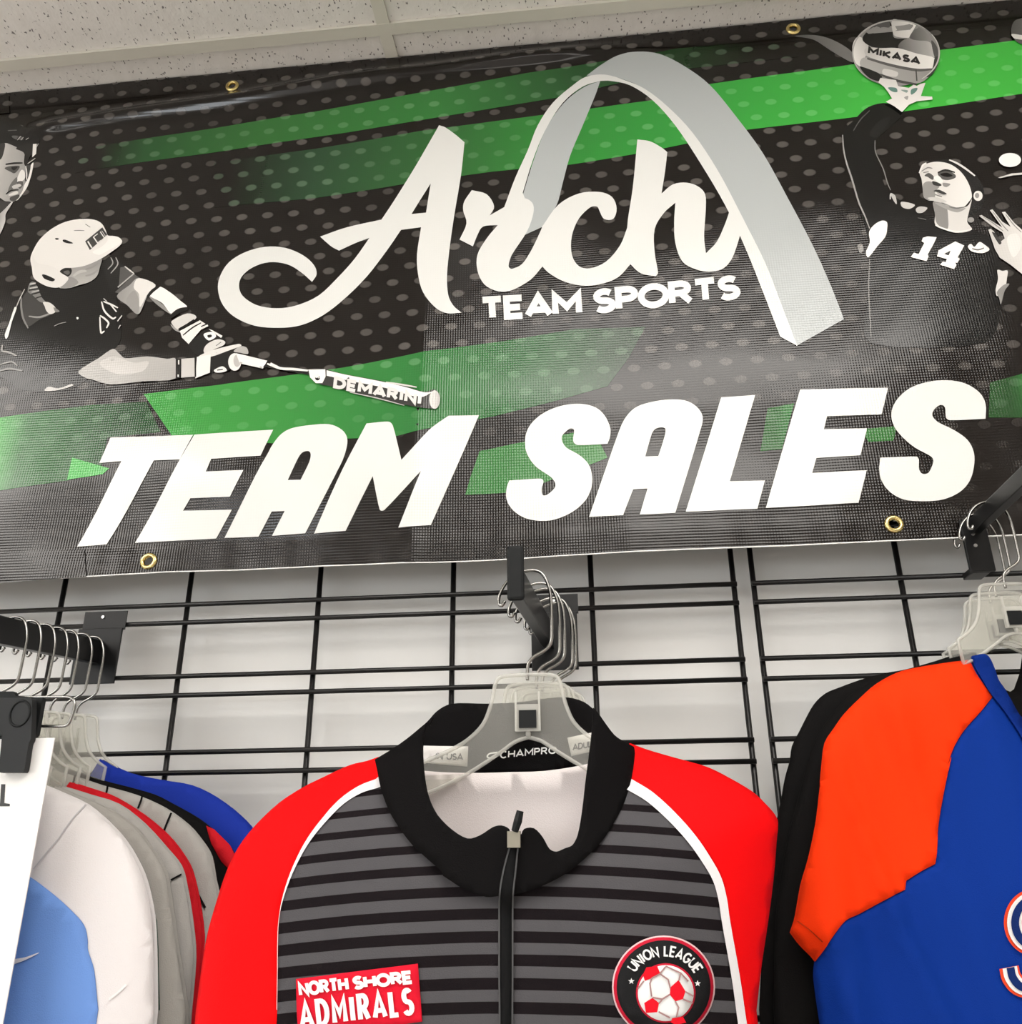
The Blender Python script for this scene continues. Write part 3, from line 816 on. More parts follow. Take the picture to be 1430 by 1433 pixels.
figure('arms', [
 ('p', B3, [(370, 110), (505, 165), (445, 240), (380, 390), (345, 395), (280, 330), (195, 255), (300, 165)], (.30, .52, 'x')),
 ('p', B3, [(370, 112), (505, 166), (442, 238), (380, 345), (372, 240), (330, 185)], .72),
 ('p', B3, [(345, 395), (270, 300), (330, 210), (370, 280), (372, 380)], .33),
 ('p', B3, [(450, 250), (560, 320), (640, 405), (590, 380), (500, 310)], .28),
 ('p', B3, [(530, 180), (620, 225), (700, 290), (757, 350), (640, 402), (560, 312), (452, 245)], .82),
 ('s', B3, [(440, 262), (480, 215), (540, 172)], 2.2, .012), ('s', B3, [(622, 425), (690, 375), (762, 355)], 3.2, .012),
 ('p', B3, [(635, 455), (760, 395), (832, 430), (700, 525), (650, 495)], .60), ('p', B3, [(625, 480), (690, 530), (740, 560), (660, 530)], .3),
 ('l', B3, [(700, 535), (860, 450), (908, 480), (770, 640), (718, 590)], .74),
 ('s', B3, [(690, 522), (760, 485), (815, 445)], 1.6, .012), ('s', B3, [(725, 570), (800, 510), (870, 470)], 1.0, .02), ('s', B3, [(770, 470), (840, 455)], 1.0, .02), ('s', B3, [(860, 520), (925, 490)], 1.5, .75), ('s', B3, [(870, 500), (915, 480)], .8, .02),
 ('p', B3, [(775, 640), (880, 545), (940, 520), (1045, 580), (1062, 620), (900, 690), (890, 725), (850, 738), (800, 695)], .025),
 ('p', B3, [(890, 562), (960, 543), (990, 580), (930, 612)], .8), ('p', B3, [(920, 572), (950, 565), (955, 582), (930, 590)], .03),
 ('l', B3, [(930, 520), (960, 530), (1042, 575), (1030, 592)], .72),
 ('p', B3, [(890, 690), (920, 640), (1000, 603), (1062, 620), (1050, 650), (960, 690), (910, 722)], .62), ('s', B3, [(990, 655), (1030, 625)], .6, .2),
 ('p', B3, [(950, 740), (1050, 690), (1170, 640), (1240, 690), (1240, 725), (1150, 725), (1090, 770), (1100, 845), (1000, 872), (950, 845)], .02),
 ('p', B3, [(848, 742), (960, 690), (1170, 640), (1192, 655), (1080, 697), (950, 742)], .66), ('p', B3, [(1130, 700), (1180, 660), (1235, 670), (1245, 720), (1180, 710)], .45),
 ('p', B3, [(-108, 858), (50, 755), (165, 680), (215, 715), (265, 755), (440, 740), (600, 760), (670, 762), (668, 915), (400, 940), (150, 964), (0, 925), (-50, 912)], (.40, .50, 'y')),
 ('p', B3, [(60, 800), (170, 740), (330, 790), (450, 780), (400, 860), (200, 880)], .52),
 ('l', B3, [(668, 762), (712, 760), (706, 912), (668, 916)], .02), ('s', B3, [(692, 770), (692, 805)], .9, .7), ('s', B3, [(688, 885), (688, 905)], .9, .7),
 ('l', B3, [(714, 760), (818, 752), (822, 902), (712, 910)], .54), ('l', B3, [(838, 745), (948, 725), (942, 870), (825, 916)], .76), ('s', B3, [(825, 750), (826, 905)], 1.2, .012),
 ('p', B3, [(975, 850), (1040, 820), (1078, 850), (1050, 866), (990, 869)], .76), ('s', B3, [(1000, 850), (1045, 845)], .9, .05),
], parent=batter, off=.0015, lab='grey forearms with white wrist bands and dark batting gloves')
figure('bat', [
 ('p', B3, ell(1140, 785, 52, 70, 14), .74), ('p', B3, ell(1160, 775, 30, 50, 12), .5),
 ('l', B3, [(1150, 715), (1400, 775), (1365, 838), (1180, 797)], .78), ('s', B3, [(1180, 790), (1360, 830)], 1.2, .5),
 ('l', B4, [(255, 190), (280, 165), (540, 205), (540, 240)], .03), ('s', B4, [(280, 172), (360, 200), (440, 205), (540, 215)], 1.8, .75), ('s', B4, [(300, 170), (350, 195)], 1.5, .8),
 ('p', B4, [(525, 215, 1), (560, 200), (640, 208), (760, 238), (950, 272), (1110, 307), (1230, 342), (1295, 328), (1325, 370), (1312, 430), (1285, 445), (1150, 428), (1000, 395), (800, 345), (650, 305), (600, 296), (540, 250)], .04),
 ('p', B4, [(640, 212, 1), (760, 240), (950, 276), (1110, 312), (1230, 346), (1290, 340, 1), (1200, 375), (1000, 320), (800, 280), (640, 245, 1)], .80),
 ('l', B4, [(530, 208), (632, 206), (634, 250), (615, 290), (575, 290), (540, 255)], .80), ('p', B4, ell(585, 258, 15, 16, 10), .02),
 ('s', B4, [(1000, 285), (1100, 300), (1185, 315)], 1.2, .6), ('s', B4, [(780, 345), (950, 382), (1110, 425)], .7, .5),
 ('p', B4, ell(1294, 390, 32, 56, 16), (.62, .45, 'x')),
], parent=batter, off=.0024, lab='grey bat with white brand letters')
bat_t = [c for c in batter.children if c.name.startswith('bat')][0]
ban_text('lettering', 'DEMARINI', (690, 312), (1205, 415), (6, -52), 10.5, B4, print_material('printed_bat_white', (0.74, 0.72, 0.70)), .0029, gap=.3, parent=bat_t)

P1, P2, P3 = Z(1160, 130, 5.296), Z(1190, 210, 5.958), Z(1170, 20, 8.94)
vb = figure('printed_volleyball_player', [
 ('p', N3, [(480, 150), (560, 145), (640, 165), (720, 215), (725, 260), (640, 215), (560, 165)], (.10, .22, 'x')),
 ('p', N3, [(680, 560), (730, 500), (790, 445), (870, 430), (935, 468), (880, 530), (815, 600), (840, 720), (875, 800), (950, 850), (1060, 920), (1220, 955), (1310, 1000), (1340, 1080), (1340, 1300), (1270, 1430), (800, 1430), (785, 1250), (795, 1080), (790, 1000), (740, 820), (700, 680)], .011),
 ('s', P1, [(100, 310), (108, 420), (130, 520), (170, 640), (220, 810), (265, 910), (300, 1005)], 1.2, .35), ('s', P1, [(340, 350), (345, 440), (400, 560), (430, 660), (455, 720)], .8, .22),
 ('s', P1, [(180, 280), (230, 200), (300, 130)], .8, .08), ('p', P1, [(300, 300), (350, 330), (420, 250), (460, 180), (380, 200)], .03),
 ('s', N3, [(795, 1080), (790, 1200), (800, 1400)], 1.0, .18),
 ('p', P2, [(155, 680), (200, 620), (260, 588), (302, 600), (305, 650), (290, 720), (220, 805), (150, 892), (128, 850), (160, 770)], .86), ('p', P2, [(55, 800), (90, 780), (110, 830), (80, 860)], .25),
 ('p', P2, [(425, 430), (535, 455), (490, 490), (430, 475)], .52), ('p', P2, [(545, 490), (580, 470), (640, 482), (600, 522), (555, 522)], .5), ('p', P2, [(330, 360), (372, 380), (385, 450), (360, 425)], .5), ('s', P2, [(330, 370), (330, 410)], .8, .6),
 ('s', P2, [(560, 565), (630, 580)], .6, .12),
 # hair and head
 ('p', P2, [(570, 190), (600, 120), (700, 90), (820, 82), (930, 130), (1040, 210), (1105, 310), (1112, 420), (1080, 490), (1030, 530), (1010, 610), (970, 600), (980, 500), (960, 400), (800, 300), (620, 230)], .035),
 ('p', P2, [(690, 430), (780, 450), (870, 480), (970, 470), (1010, 410), (985, 520), (972, 600), (1010, 665), (900, 692), (800, 672), (705, 625), (705, 520)], .62),
 ('p', P2, [(690, 430), (790, 460), (812, 560), (805, 660), (720, 615), (700, 520)], .26), ('p', P2, [(700, 440), (800, 455), (900, 490), (960, 485), (890, 520), (790, 490)], .36),
 ('p', P2, [(575, 195), (598, 135), (640, 112), (720, 98), (820, 115), (900, 165), (955, 230), (995, 310), (1010, 390), (985, 430), (940, 476), (870, 478), (780, 445), (700, 425), (640, 418), (608, 385), (598, 300), (590, 240)], (.62, .76, 'x')),
 ('p', P2, [(605, 285), (660, 262), (740, 300), (705, 345), (700, 395), (640, 418), (606, 375)], .30), ('p', P2, [(640, 400), (720, 395), (800, 430), (760, 440), (690, 425)], .55),
 ('p', P2, [(725, 195), (760, 178), (810, 172), (870, 205), (872, 232), (810, 252), (755, 240)], .10), ('p', P2, [(745, 205), (800, 190), (850, 215), (800, 225)], .02),
 ('p', P2, [(615, 215), (650, 192), (692, 222), (682, 250), (640, 225)], .10), ('s', P2, [(725, 190), (790, 168), (868, 188)], 1.3, .03), ('s', P2, [(605, 190), (650, 182)], .8, .25),
 ('p', P2, [(690, 235), (730, 215), (770, 262), (740, 275)], .82), ('p', P2, [(680, 262), (720, 270), (758, 292), (740, 302), (690, 292)], .04), ('p', P2, [(770, 275), (830, 285), (800, 310), (770, 300)], .28),
 ('p', P2, [(690, 342), (735, 332), (800, 366), (770, 372), (715, 352)], .05), ('p', P2, [(715, 352), (770, 372), (800, 378), (740, 378)], .45), ('s', P2, [(700, 372), (760, 392)], .8, .25), ('s', P2, [(820, 475), (880, 487), (945, 478)], 1.0, .2),
 ('s', P2, [(820, 84), (890, 115), (960, 160), (1035, 218)], 1.4, .7), ('s', P2, [(570, 195), (600, 130), (630, 110)], 1.2, .75), ('s', P2, [(590, 180), (640, 150), (680, 155)], .8, .25),
 ('p', P2, ell(1060, 385, 38, 42, 14), .74), ('p', P2, ell(1052, 382, 18, 22, 10), .3), ('p', P2, ell(1000, 585, 28, 22, 10), .3),
 ('s', P2, [(705, 630), (780, 660), (860, 682), (940, 680), (1008, 663)], 1.2, .78),
 # number and crest
 ('l', P2, [(600, 735), (640, 722), (715, 730), (690, 785), (640, 875), (648, 890), (630, 930), (500, 895), (525, 858), (565, 870), (612, 778), (590, 765)], .82),
 ('l', P2, [(870, 765), (945, 800), (890, 898), (908, 910), (885, 945), (870, 940), (880, 962), (860, 996), (745, 960), (765, 933), (790, 938), (800, 912), (718, 890), (730, 840)], .82), ('l', P2, [(776, 868), (832, 842), (815, 882)], .02),
 ('p', P2, [(975, 810), (1000, 785), (1030, 810), (1070, 770), (1110, 790), (1155, 832), (1100, 862), (1010, 850)], .80), ('s', P2, [(1010, 825), (1060, 835), (1110, 820)], 1.0, .15),
 # raised hand
 ('l', P2, [(1145, 668), (1165, 660), (1190, 680), (1245, 770), (1282, 740), (1262, 690), (1180, 640), (1068, 552), (1088, 545), (1180, 600), (1262, 650), (1158, 505), (1180, 498), (1260, 600), (1332, 645), (1258, 522), (1285, 518), (1360, 610), (1425, 668), (1460, 700), (1480, 1060), (1430, 1040), (1330, 960), (1240, 900), (1200, 830)], (.50, .70, 'x')),
 ('p', P2, [(1175, 690), (1205, 700), (1255, 775), (1235, 790)], .04), ('s', P2, [(1100, 560), (1180, 610), (1270, 680)], .7, .25), ('s', P2, [(1185, 520), (1260, 625), (1310, 680)], .7, .25), ('s', P2, [(1290, 540), (1350, 620), (1420, 690)], .7, .25), ('p', P2, [(1300, 740), (1380, 700), (1420, 800), (1350, 900)], .72),
 ('p', P2, [(1220, 1005), (1262, 1012), (1305, 1010), (1300, 1070), (1285, 1150), (1240, 1200), (1215, 1220), (1205, 1170), (1225, 1080)], .60), ('p', P2, [(1215, 1190), (1270, 1130), (1320, 1120), (1280, 1180), (1250, 1290), (1235, 1240)], .25),
 ('p', P2, ell(1325, 88, 92, 58, 18), .86), ('l', P2, [(1222, 236), (1340, 200), (1440, 192), (1440, 210), (1350, 216), (1250, 238)], .6),
 ('p', N3, [(1480, 60), (1430, 78), (1395, 92), (1382, 135), (1400, 172), (1430, 188), (1480, 200)], (.10, .16, 'x')), ('p', N3, [(1384, 145), (1430, 150), (1480, 155), (1480, 170), (1400, 165)], .7),
], lab='grey printed picture of a volleyball player reaching up, number 14')
ball = figure('ball', [
 ('p', P3, ell(740, 500, 548, 412, 36), .30),
 ('p', P3, [(200, 400), (260, 300), (350, 330), (420, 420), (350, 560), (320, 660), (250, 640), (205, 540)], (.82, .55, 'x')),
 ('p', P3, [(320, 320), (450, 175), (640, 100), (700, 190), (720, 310), (900, 330), (770, 440), (600, 440), (430, 420)], .025), ('p', P3, [(420, 190), (560, 115), (650, 100), (660, 180), (560, 180), (450, 260)], .10),
 ('p', P3, [(690, 92), (800, 92), (900, 110), (992, 155, 1), (900, 312, 1), (790, 305), (710, 270)], (.60, .86, 'x')),
 ('p', P3, [(1002, 182), (1090, 220), (1170, 330), (1150, 352), (915, 318)], (.10, .30, 'x')),
 ('p', P3, [(850, 330), (1000, 345), (1170, 372), (1222, 552), (1000, 505), (770, 440)], (.12, .55, 'x')), ('p', P3, [(1180, 345), (1255, 430), (1265, 560), (1222, 555)], .10),
 ('p', P3, [(365, 440), (560, 440), (770, 442), (1000, 508), (1226, 567), (1195, 692), (1040, 702), (700, 645), (370, 535)], (.55, .88, 'x')),
 ('p', P3, [(330, 560), (500, 590), (700, 652), (1000, 715), (1190, 705), (1140, 810), (1000, 885), (760, 845), (540, 765), (300, 665)], (.48, .32, 'x')), ('s', P3, [(380, 570), (700, 660), (1000, 715), (1190, 705)], 2.0, .12),
 ('p', P3, [(590, 700), (760, 740), (740, 800), (580, 770)], .62), ('s', P3, [(990, 710), (1000, 850)], 1.0, .08),
 ('p', P3, [(300, 670), (560, 775), (530, 850), (420, 820), (330, 740)], .03), ('s', P3, [(540, 770), (760, 850), (1000, 895)], 1.8, .08),
 ('p', P3, [(1225, 560), (1280, 560), (1250, 680), (1180, 780), (1120, 800), (1195, 690)], .05), ('s', P3, ell(740, 500, 540, 405, 24, 2.3, 5.6), 1.0, .5), ('s', P3, ell(740, 500, 540, 405, 24, -.6, 1.0), 1.0, .55),
 ('l', P3, [(520, 870), (545, 815), (740, 842), (765, 915), (900, 940), (960, 900), (1000, 915), (1040, 890), (1108, 875), (1070, 980), (1050, 1042), (1190, 1048), (1198, 1085), (1000, 1105), (900, 1150), (815, 1242), (720, 1170), (612, 1112), (690, 1072), (640, 990), (590, 925)], (.86, .66, 'y')),
 ('p', P3, [(640, 935), (740, 940), (755, 990), (690, 985)], (.14, .26, .22)), ('p', P3, [(930, 960), (1005, 940), (990, 985), (930, 1025)], (.14, .26, .22)), ('p', P3, [(800, 965), (885, 970), (870, 1000)], (.3, .38, .34)), ('p', P3, [(840, 1060), (890, 1040), (880, 1090)], .4),
], parent=vb, off=.0030, lab='grey volleyball with dark letters held up by a hand')
ban_text('lettering', 'MIKASA', (400, 505), (1030, 640), (8, -68), 14, P3, print_material('printed_ball_ink', (0.02, 0.018, 0.018)), .0036, gap=.25, parent=ball)

F1 = Z(0, 160, 7.963)
figure('printed_face', [
 ('p', F1, [(-200, 60), (100, 90), (300, 150), (440, 260), (430, 330), (360, 430), (200, 360), (50, 320), (-200, 400)], .014),
 ('p', F1, [(130, 240), (190, 235), (260, 250), (330, 265), (260, 285), (170, 275)], .10), ('s', F1, [(195, 285), (235, 240)], .5, .5), ('s', F1, [(235, 285), (265, 250)], .5, .5), ('s', F1, [(290, 280), (325, 258)], .5, .45), ('s', F1, [(90, 180), (190, 175)], .6, .12),
 ('p', F1, [(50, 325), (130, 340), (230, 390), (275, 430), (270, 540), (290, 600), (280, 720), (302, 790), (270, 850), (220, 930), (140, 975), (60, 965), (0, 930), (-120, 900), (-120, 560), (0, 500), (40, 440)], (.58, .34, 'x')),
 ('p', F1, [(180, 380), (270, 430), (300, 560), (330, 480), (370, 420), (380, 340), (280, 330)], .03), ('p', F1, [(0, 340), (60, 330), (30, 470), (0, 500)], .04),
 ('l', F1, [(370, 330), (412, 328), (405, 440), (362, 478)], .82), ('s', F1, [(430, 325), (410, 365)], .5, .4), ('s', F1, [(395, 490), (345, 525), (310, 550)], .7, .5),
 ('p', F1, [(345, 570), (376, 540), (356, 660), (315, 790), (282, 850), (205, 950), (178, 958), (250, 860), (272, 790), (318, 700)], .82),
 ('p', F1, [(285, 575), (300, 640), (300, 720), (330, 660), (345, 570), (320, 560)], .05), ('s', F1, [(290, 575), (300, 650), (300, 730)], .8, .75),
 ('p', F1, [(240, 620), (277, 640), (277, 722), (192, 762), (200, 700)], .82),
 ('s', F1, [(65, 557), (160, 545), (255, 542)], 1.3, .03), ('p', F1, [(55, 600), (130, 575), (225, 580), (170, 655), (120, 640)], .09), ('p', F1, [(130, 590), (200, 585), (160, 625)], .02),
 ('p', F1, [(120, 780), (190, 700), (190, 770), (130, 850), (90, 870)], .16), ('p', F1, [(190, 760), (250, 745), (260, 790), (220, 830)], .12), ('p', F1, [(140, 800), (220, 775), (240, 800), (160, 830)], .55),
 ('s', F1, [(70, 890), (130, 850), (210, 842)], 1.0, .02), ('p', F1, [(98, 898), (190, 855), (205, 885), (130, 908)], .7), ('p', F1, [(120, 925), (215, 895), (220, 920), (175, 962), (120, 960)], .07),
 ('p', F1, [(-60, 1140), (50, 1060), (132, 978), (146, 985), (70, 1110), (62, 1200), (0, 1345), (-60, 1380)], (.30, .6, 'x')), ('p', F1, [(-60, 960), (60, 970), (120, 985), (0, 1110), (-60, 1130)], .04),
], lab='grey printed picture of a frowning face with dark hair')

# ================================================================== FACEOUT ARMS
m_plate = mat('black_enamel_steel', (0.006, 0.006, 0.0065), 0.3, spec=0.3)
m_chrome = mat('zinc_wire', (0.34, 0.335, 0.32), 0.25, metal=1.0)
m_cap = mat('black_plastic', (0.007, 0.008, 0.0085), 0.5, spec=0.2)
m_screw = mat('screw_steel', (0.6, 0.6, 0.6), 0.3, metal=1.0)
LZ1 = 1.892
def faceout(px0, px1, ax, label, yf=-.275, zb0=1.921, zb1=1.910, h=.031, pz0=1.894, pz1=1.993, axf=None):
    """back plate hooked on the grid wires with a flat bar reaching out into the room"""
    axf = ax if axf is None else axf
    t = thing('faceout_arm', ((px0+px1)/2, -.008, pz0), label, 'display arm', 'black display arms on the grid panels')
    box('back_plate', px0, px1, -.0085, -.0052, pz0, pz1-.024, m_plate, t, bevel=.0008)
    v, f = boxv(px0+.004, px1+.002, -.0060, -.0042, pz1-.026, pz1)
    o = mesh_obj('hook_plate', v, f, m_plate, t)
    v, f = tubev([((px0+px1)/2, -.0062, pz1-.008), ((px0+px1)/2, -.0075, pz1-.008)], .0022, 10)
    mesh_obj('screw', v, f, m_screw, t)
    w = .0065
    def bar(y, x, zb): return [(x-w, y, zb), (x+w, y, zb), (x+w, y, zb+h), (x-w, y, zb+h)]
    V = bar(-.0085, ax, zb0)+bar(yf, axf, zb1)
    F = [(0, 1, 2, 3), (7, 6, 5, 4), (0, 4, 5, 1), (1, 5, 6, 2), (2, 6, 7, 3), (3, 7, 4, 0)]
    o = mesh_obj('bar', V, F, m_plate, t)
    b = o.modifiers.new('bevel', 'BEVEL'); b.width = .0012; b.segments = 2
    # upturned end stop
    o = box('end_stop', axf-.0085, axf+.0085, yf-.006, yf+.001, zb1-.004, zb1+h+.022, m_cap, t, bevel=.003)
    return t
faceout(0.836, 0.895, 0.858, 'black display arm holding the red and grey striped jacket', axf=0.8415)
faceout(0.224, 0.286, 0.255, 'black display arm holding the row of white, grey and blue jerseys', zb1=LZ1)
# narrow upright bracket on the neighbouring panel
t = thing('faceout_arm', (1.396, -.006, 1.99), 'narrow black display arm holding the orange and blue jersey', 'display arm', 'black display arms on the grid panels')
box('back_plate', 1.373, 1.403, -.040, -.0352, 1.992, 2.060, m_plate, t, bevel=.001)
box('hook_plate', 1.377, 1.399, -.0352, -.0045, 1.992, 2.000, m_plate, t, bevel=.001)
for zz in (2.025, 2.040):
    v, f = tubev([(1.385, -.0398, zz), (1.385, -.0412, zz)], .0022, 10)
    mesh_obj('screw', v, f, m_screw, t)
box('bar', 1.382, 1.394, -.30, -.0400, 2.040, 2.060, m_plate, t, bevel=.001)

# ================================================================== HANGERS
def plastic():
    m = bpy.data.materials.new('clear_plastic'); m.use_nodes = True
    nt = m.node_tree; b = nt.nodes['Principled BSDF']; out = nt.nodes['Material Output']
    b.inputs['Base Color'].default_value = (0.80, 0.79, 0.75, 1); b.inputs['Roughness'].default_value = 0.12
    b.inputs['IOR'].default_value = 1.5
    tr = nt.nodes.new('ShaderNodeBsdfTransparent'); tr.inputs[0].default_value = (0.95, 0.95, 0.93, 1)
    mx = nt.nodes.new('ShaderNodeMixShader'); mx.inputs[0].default_value = 0.13
    nt.links.new(tr.outputs[0], mx.inputs[1]); nt.links.new(b.outputs[0], mx.inputs[2]); nt.links.new(mx.outputs[0], out.inputs[0])
    return m
m_clear = plastic()
def plastic_rim():
    m = m_clear.copy(); m.name = 'clear_plastic_rim'
    for n in m.node_tree.nodes:
        if n.type == 'MIX_SHADER': n.inputs[0].default_value = 0.32
    return m
m_rim = plastic_rim()
H1 = Z(560, 750, 3.972)
YH = -0.232
def hp(pts, y=YH): return [aty(p[0], p[1], y) for p in pts]
def hanger_geo():
    """verts in metres relative to the foot of the hook"""
    top = hp(smooth(H1([(720, 768), (800, 768), (860, 775), (885, 800), (900, 860), (925, 950), (970, 1040), (1060, 1120), (1180, 1180), (1330, 1240), (1480, 1310)]), False, 4))
    bot = hp(smooth(H1([(720, 1118), (790, 1140), (880, 1200), (1040, 1295), (1200, 1370), (1400, 1440), (1490, 1450)]), False, 4))
    stem = hp(H1([(707, 770)]))[0]
    return top, bot, stem
top, bot, stem = hanger_geo()
sx, sz = stem
top = [(max(0, x-sx), z-sz) for x, z in top]; bot = [(max(0, x-sx), z-sz) for x, z in bot]
top[0] = (0, top[0][1]); bot[0] = (0, bot[0][1])
hook_px = H1([(707, 800), (707, 760), (712, 710), (740, 672), (800, 635), (832, 603), (842, 560), (836, 330), (810, 240), (775, 198), (715, 190), (640, 215), (585, 265), (552, 330), (548, 375), (565, 385), (582, 360)])
hook = [(x-sx, z-sz) for x, z in hp(smooth(hook_px, False, 4))]
loop_top = [(-x, z) for x, z in reversed(top[1:])]+top
loop_bot = [(-x, z) for x, z in reversed(bot[1:])]+bot
outline = loop_top+list(reversed(loop_bot))
PROTO = {}
def hanger(x, y, z, label, group, rot=0.0, k=1.0, short=False):
    """clear plastic hanger with a wire hook; (x,y,z) is the foot of the hook"""
    t = thing('clothes_hanger', (x, y, z), label, 'hanger', group)
    t.rotation_euler = (0, 0, rot)
    key0 = 'short' if short else 'long'
    if key0 not in PROTO:
        lim = .072 if short else 9.0
        tp = [p for p in top if p[0] < lim]; bo = [p for p in bot if p[0] < lim*.98]
        ol = [(-x, z) for x, z in reversed(tp[1:])]+tp+list(reversed([(-x, z) for x, z in reversed(bo[1:])]+bo))
        V, F = triangulate([ol], .012)
        n = len(V)
        W = [(a, -.0009, b) for a, b in V]+[(a, .0009, b) for a, b in V]
        P = {}
        P['body'] = (W, [f for f in F]+[tuple(i+n for i in reversed(f)) for f in F], m_clear)
        P['rim'] = (*tubev([(a, 0, b) for a, b in dedupe(ol, 1e-4)], .0021, 8, True), m_rim)
        P['centre_rib'] = (*tubev([(0, -.002, top[0][1]-.055), (0, -.002, bot[0][1])], .0028, 8), m_rim)
        P['size_clip'] = (*join_vf([boxv(-.0125, .0125, -.0055, -.0025, -.056, -.030), boxv(-.0125, -.0105, -.008, -.0055, -.056, -.018), boxv(.0105, .0125, -.008, -.0055, -.056, -.018)]), m_rim)
        P['size_marker'] = (*boxv(-.0085, .0085, -.0075, -.0058, -.053, -.036), m_cap)
        P['hook'] = (*tubev([(a, 0, b) for a, b in hook], .0017, 8), m_chrome)
        PROTO[key0] = {}
        for key in P:
            v, f, m = P[key]
            o = mesh_obj(key, v, f, m, None, shade=key in ('rim', 'centre_rib', 'hook'))
            PROTO[key0][key] = o.data
            o.parent = t
    else:
        for key, me in PROTO[key0].items():
            o = bpy.data.objects.new(key, me); COL.objects.link(o); o.parent = t
    t.scale = (k, 1, k)
    return t

# ================================================================== GARMENTS
def poly_dist(P):
    A = np.array(P); Bq = np.roll(A, -1, 0); Dq = Bq-A; L2 = np.maximum((Dq**2).sum(1), 1e-12)
    def f(x, z):
        r = np.array([x, z])-A
        t = np.clip((r*Dq).sum(1)/L2, 0, 1)
        e = r-Dq*t[:, None]
        return math.sqrt(float((e*e).sum(1).min()))
    return f

def fabric(name, col, rough=0.75, **k):
    """knitted polyester: fine relief on a matt cloth"""
    return mat(name, col, rough, spec=0.10, bump=0.25, bump_scale=900, **k)

class Garment:
    """a puffed hollow shell hanging on a hanger: front and back panels meet on the outline"""
    def __init__(s, name, label, cat, y0, outline, T, soft=.03, fold=.0025, seed=0.0, group=None, fx=14.0, gap=0.0035, fz=3.0):
        s.gap, s.fz, s.mask = gap, fz, None
        s.y0, s.T, s.soft, s.fold, s.seed, s.fx = y0, T, soft, fold, seed, fx
        s.outline = dedupe(outline)
        s.dist = poly_dist(s.outline)
        xs_ = [p[0] for p in s.outline]; zs_ = [p[1] for p in s.outline]
        s.t = thing(name, ((min(xs_)+max(xs_))/2, y0, min(zs_)), label, cat, group)
        s.cache = {}
    def puff(s, x, z):
        d = s.dist(x, z)
        return s.T*(1-math.exp(-d/s.soft)), min(1, d/s.soft)
    def front(s, x, z):
        k = (round(x, 5), round(z, 5))
        if k in s.cache: return s.cache[k]
        t, e = s.puff(x, z)
        w = s.fold*e*(noise.noise((x*s.fx+s.seed, z*s.fz, s.seed))+.5*noise.noise((x*s.fx*2.1+z*6, z*5.0, s.seed+4)))
        rg = max(0.0, 1-5*abs(noise.noise((x*s.fx*.7+s.seed*3+z*2.2, z*1.3, s.seed+9))))
        w += s.fold*.45*e*rg*rg
        if s.mask: w *= 1+1.4*smst(s.mask, s.mask-.05, x)
        y = s.y0-s.gap-t-w
        s.cache[k] = y
        return y
    def back(s, x, z):
        t, e = s.puff(x, z)
        return s.y0+s.gap+t*.6
    def px(s, pts): return [onsurf(p[0], p[1], s.front, s.y0-s.T) for p in pts]
    def panel(s, name, loop, m, off=0.0, step=.012, lab=None, thick=.0012):
        o = sheet(name, [loop] if not isinstance(loop[0], list) else loop, s.front, m, s.t, step=step, off=off, thick=thick)
        if lab: o['label'] = lab
        return o
    def backpanel(s, name, loop, m, step=.016):
        return sheet(name, [loop], s.back, m, s.t, step=step, thick=.0012, flip=False)
    def stroke(s, name, pts, hw, m, off=.0015, lab=None, parent=None, closed=False):
        v, f = ribbon(pts, hw, closed)
        o = mesh_obj(name, [(x, s.front(x, z)-off, z) for x, z in v], f, m, parent or s.t)
        if lab: o['label'] = lab
        return o

def densify(pts, step=.008):
    out = [pts[0]]
    for a, b in zip(pts[:-1], pts[1:]):
        n = max(1, int(math.hypot(b[0]-a[0], b[1]-a[1])/step))
        out += [(a[0]+(b[0]-a[0])*(i+1)/n, a[1]+(b[1]-a[1])*(i+1)/n) for i in range(n)]
    return out

# ---------------------------------------------------------------- red / grey striped track jacket
Q4, Q5, Q6, Q3 = Z(260, 960, 3.03), Z(560, 1000, 3.31), Z(840, 1000, 3.308), Z(560, 750, 3.972)
YJ = -0.245
def jp(pts): return [aty(p[0], p[1], YJ) for p in pts]
lsh = jp(smooth(Q4([(820, 300), (770, 318), (700, 335), (600, 380), (500, 430), (400, 495), (300, 590), (230, 680), (180, 780), (140, 900), (100, 1040), (75, 1180), (50, 1370)]), False, 3))
rsh = jp(smooth(Q6([(135, 132), (210, 160), (310, 190), (400, 215), (500, 245), (600, 295), (700, 355), (760, 410), (805, 462), (820, 500), (812, 600), (800, 750), (775, 950), (745, 1150), (720, 1365)]), False, 3))
lx, rx = lsh[-1][0], rsh[-1][0]
sil = lsh+[(lx+.005, 1.30), (lx+.105, 1.29), (lx+.085, 1.45), (lx+.095, 1.05), (rx-.095, 1.05), (rx-.085, 1.45), (rx-.095, 1.29), (rx+.002, 1.30)]+list(reversed(rsh))
J = Garment('track_jacket', 'red sleeved grey and black striped sports jacket with black collar, hung by the zip', 'jacket', YJ, sil, .050, soft=.045, fold=.004, seed=2.0)
J.t['label'] = 'red-sleeved track jacket with grey and black stripes and a black zip collar'
XC = 0.5*(lsh[0][0]+rsh[0][0])
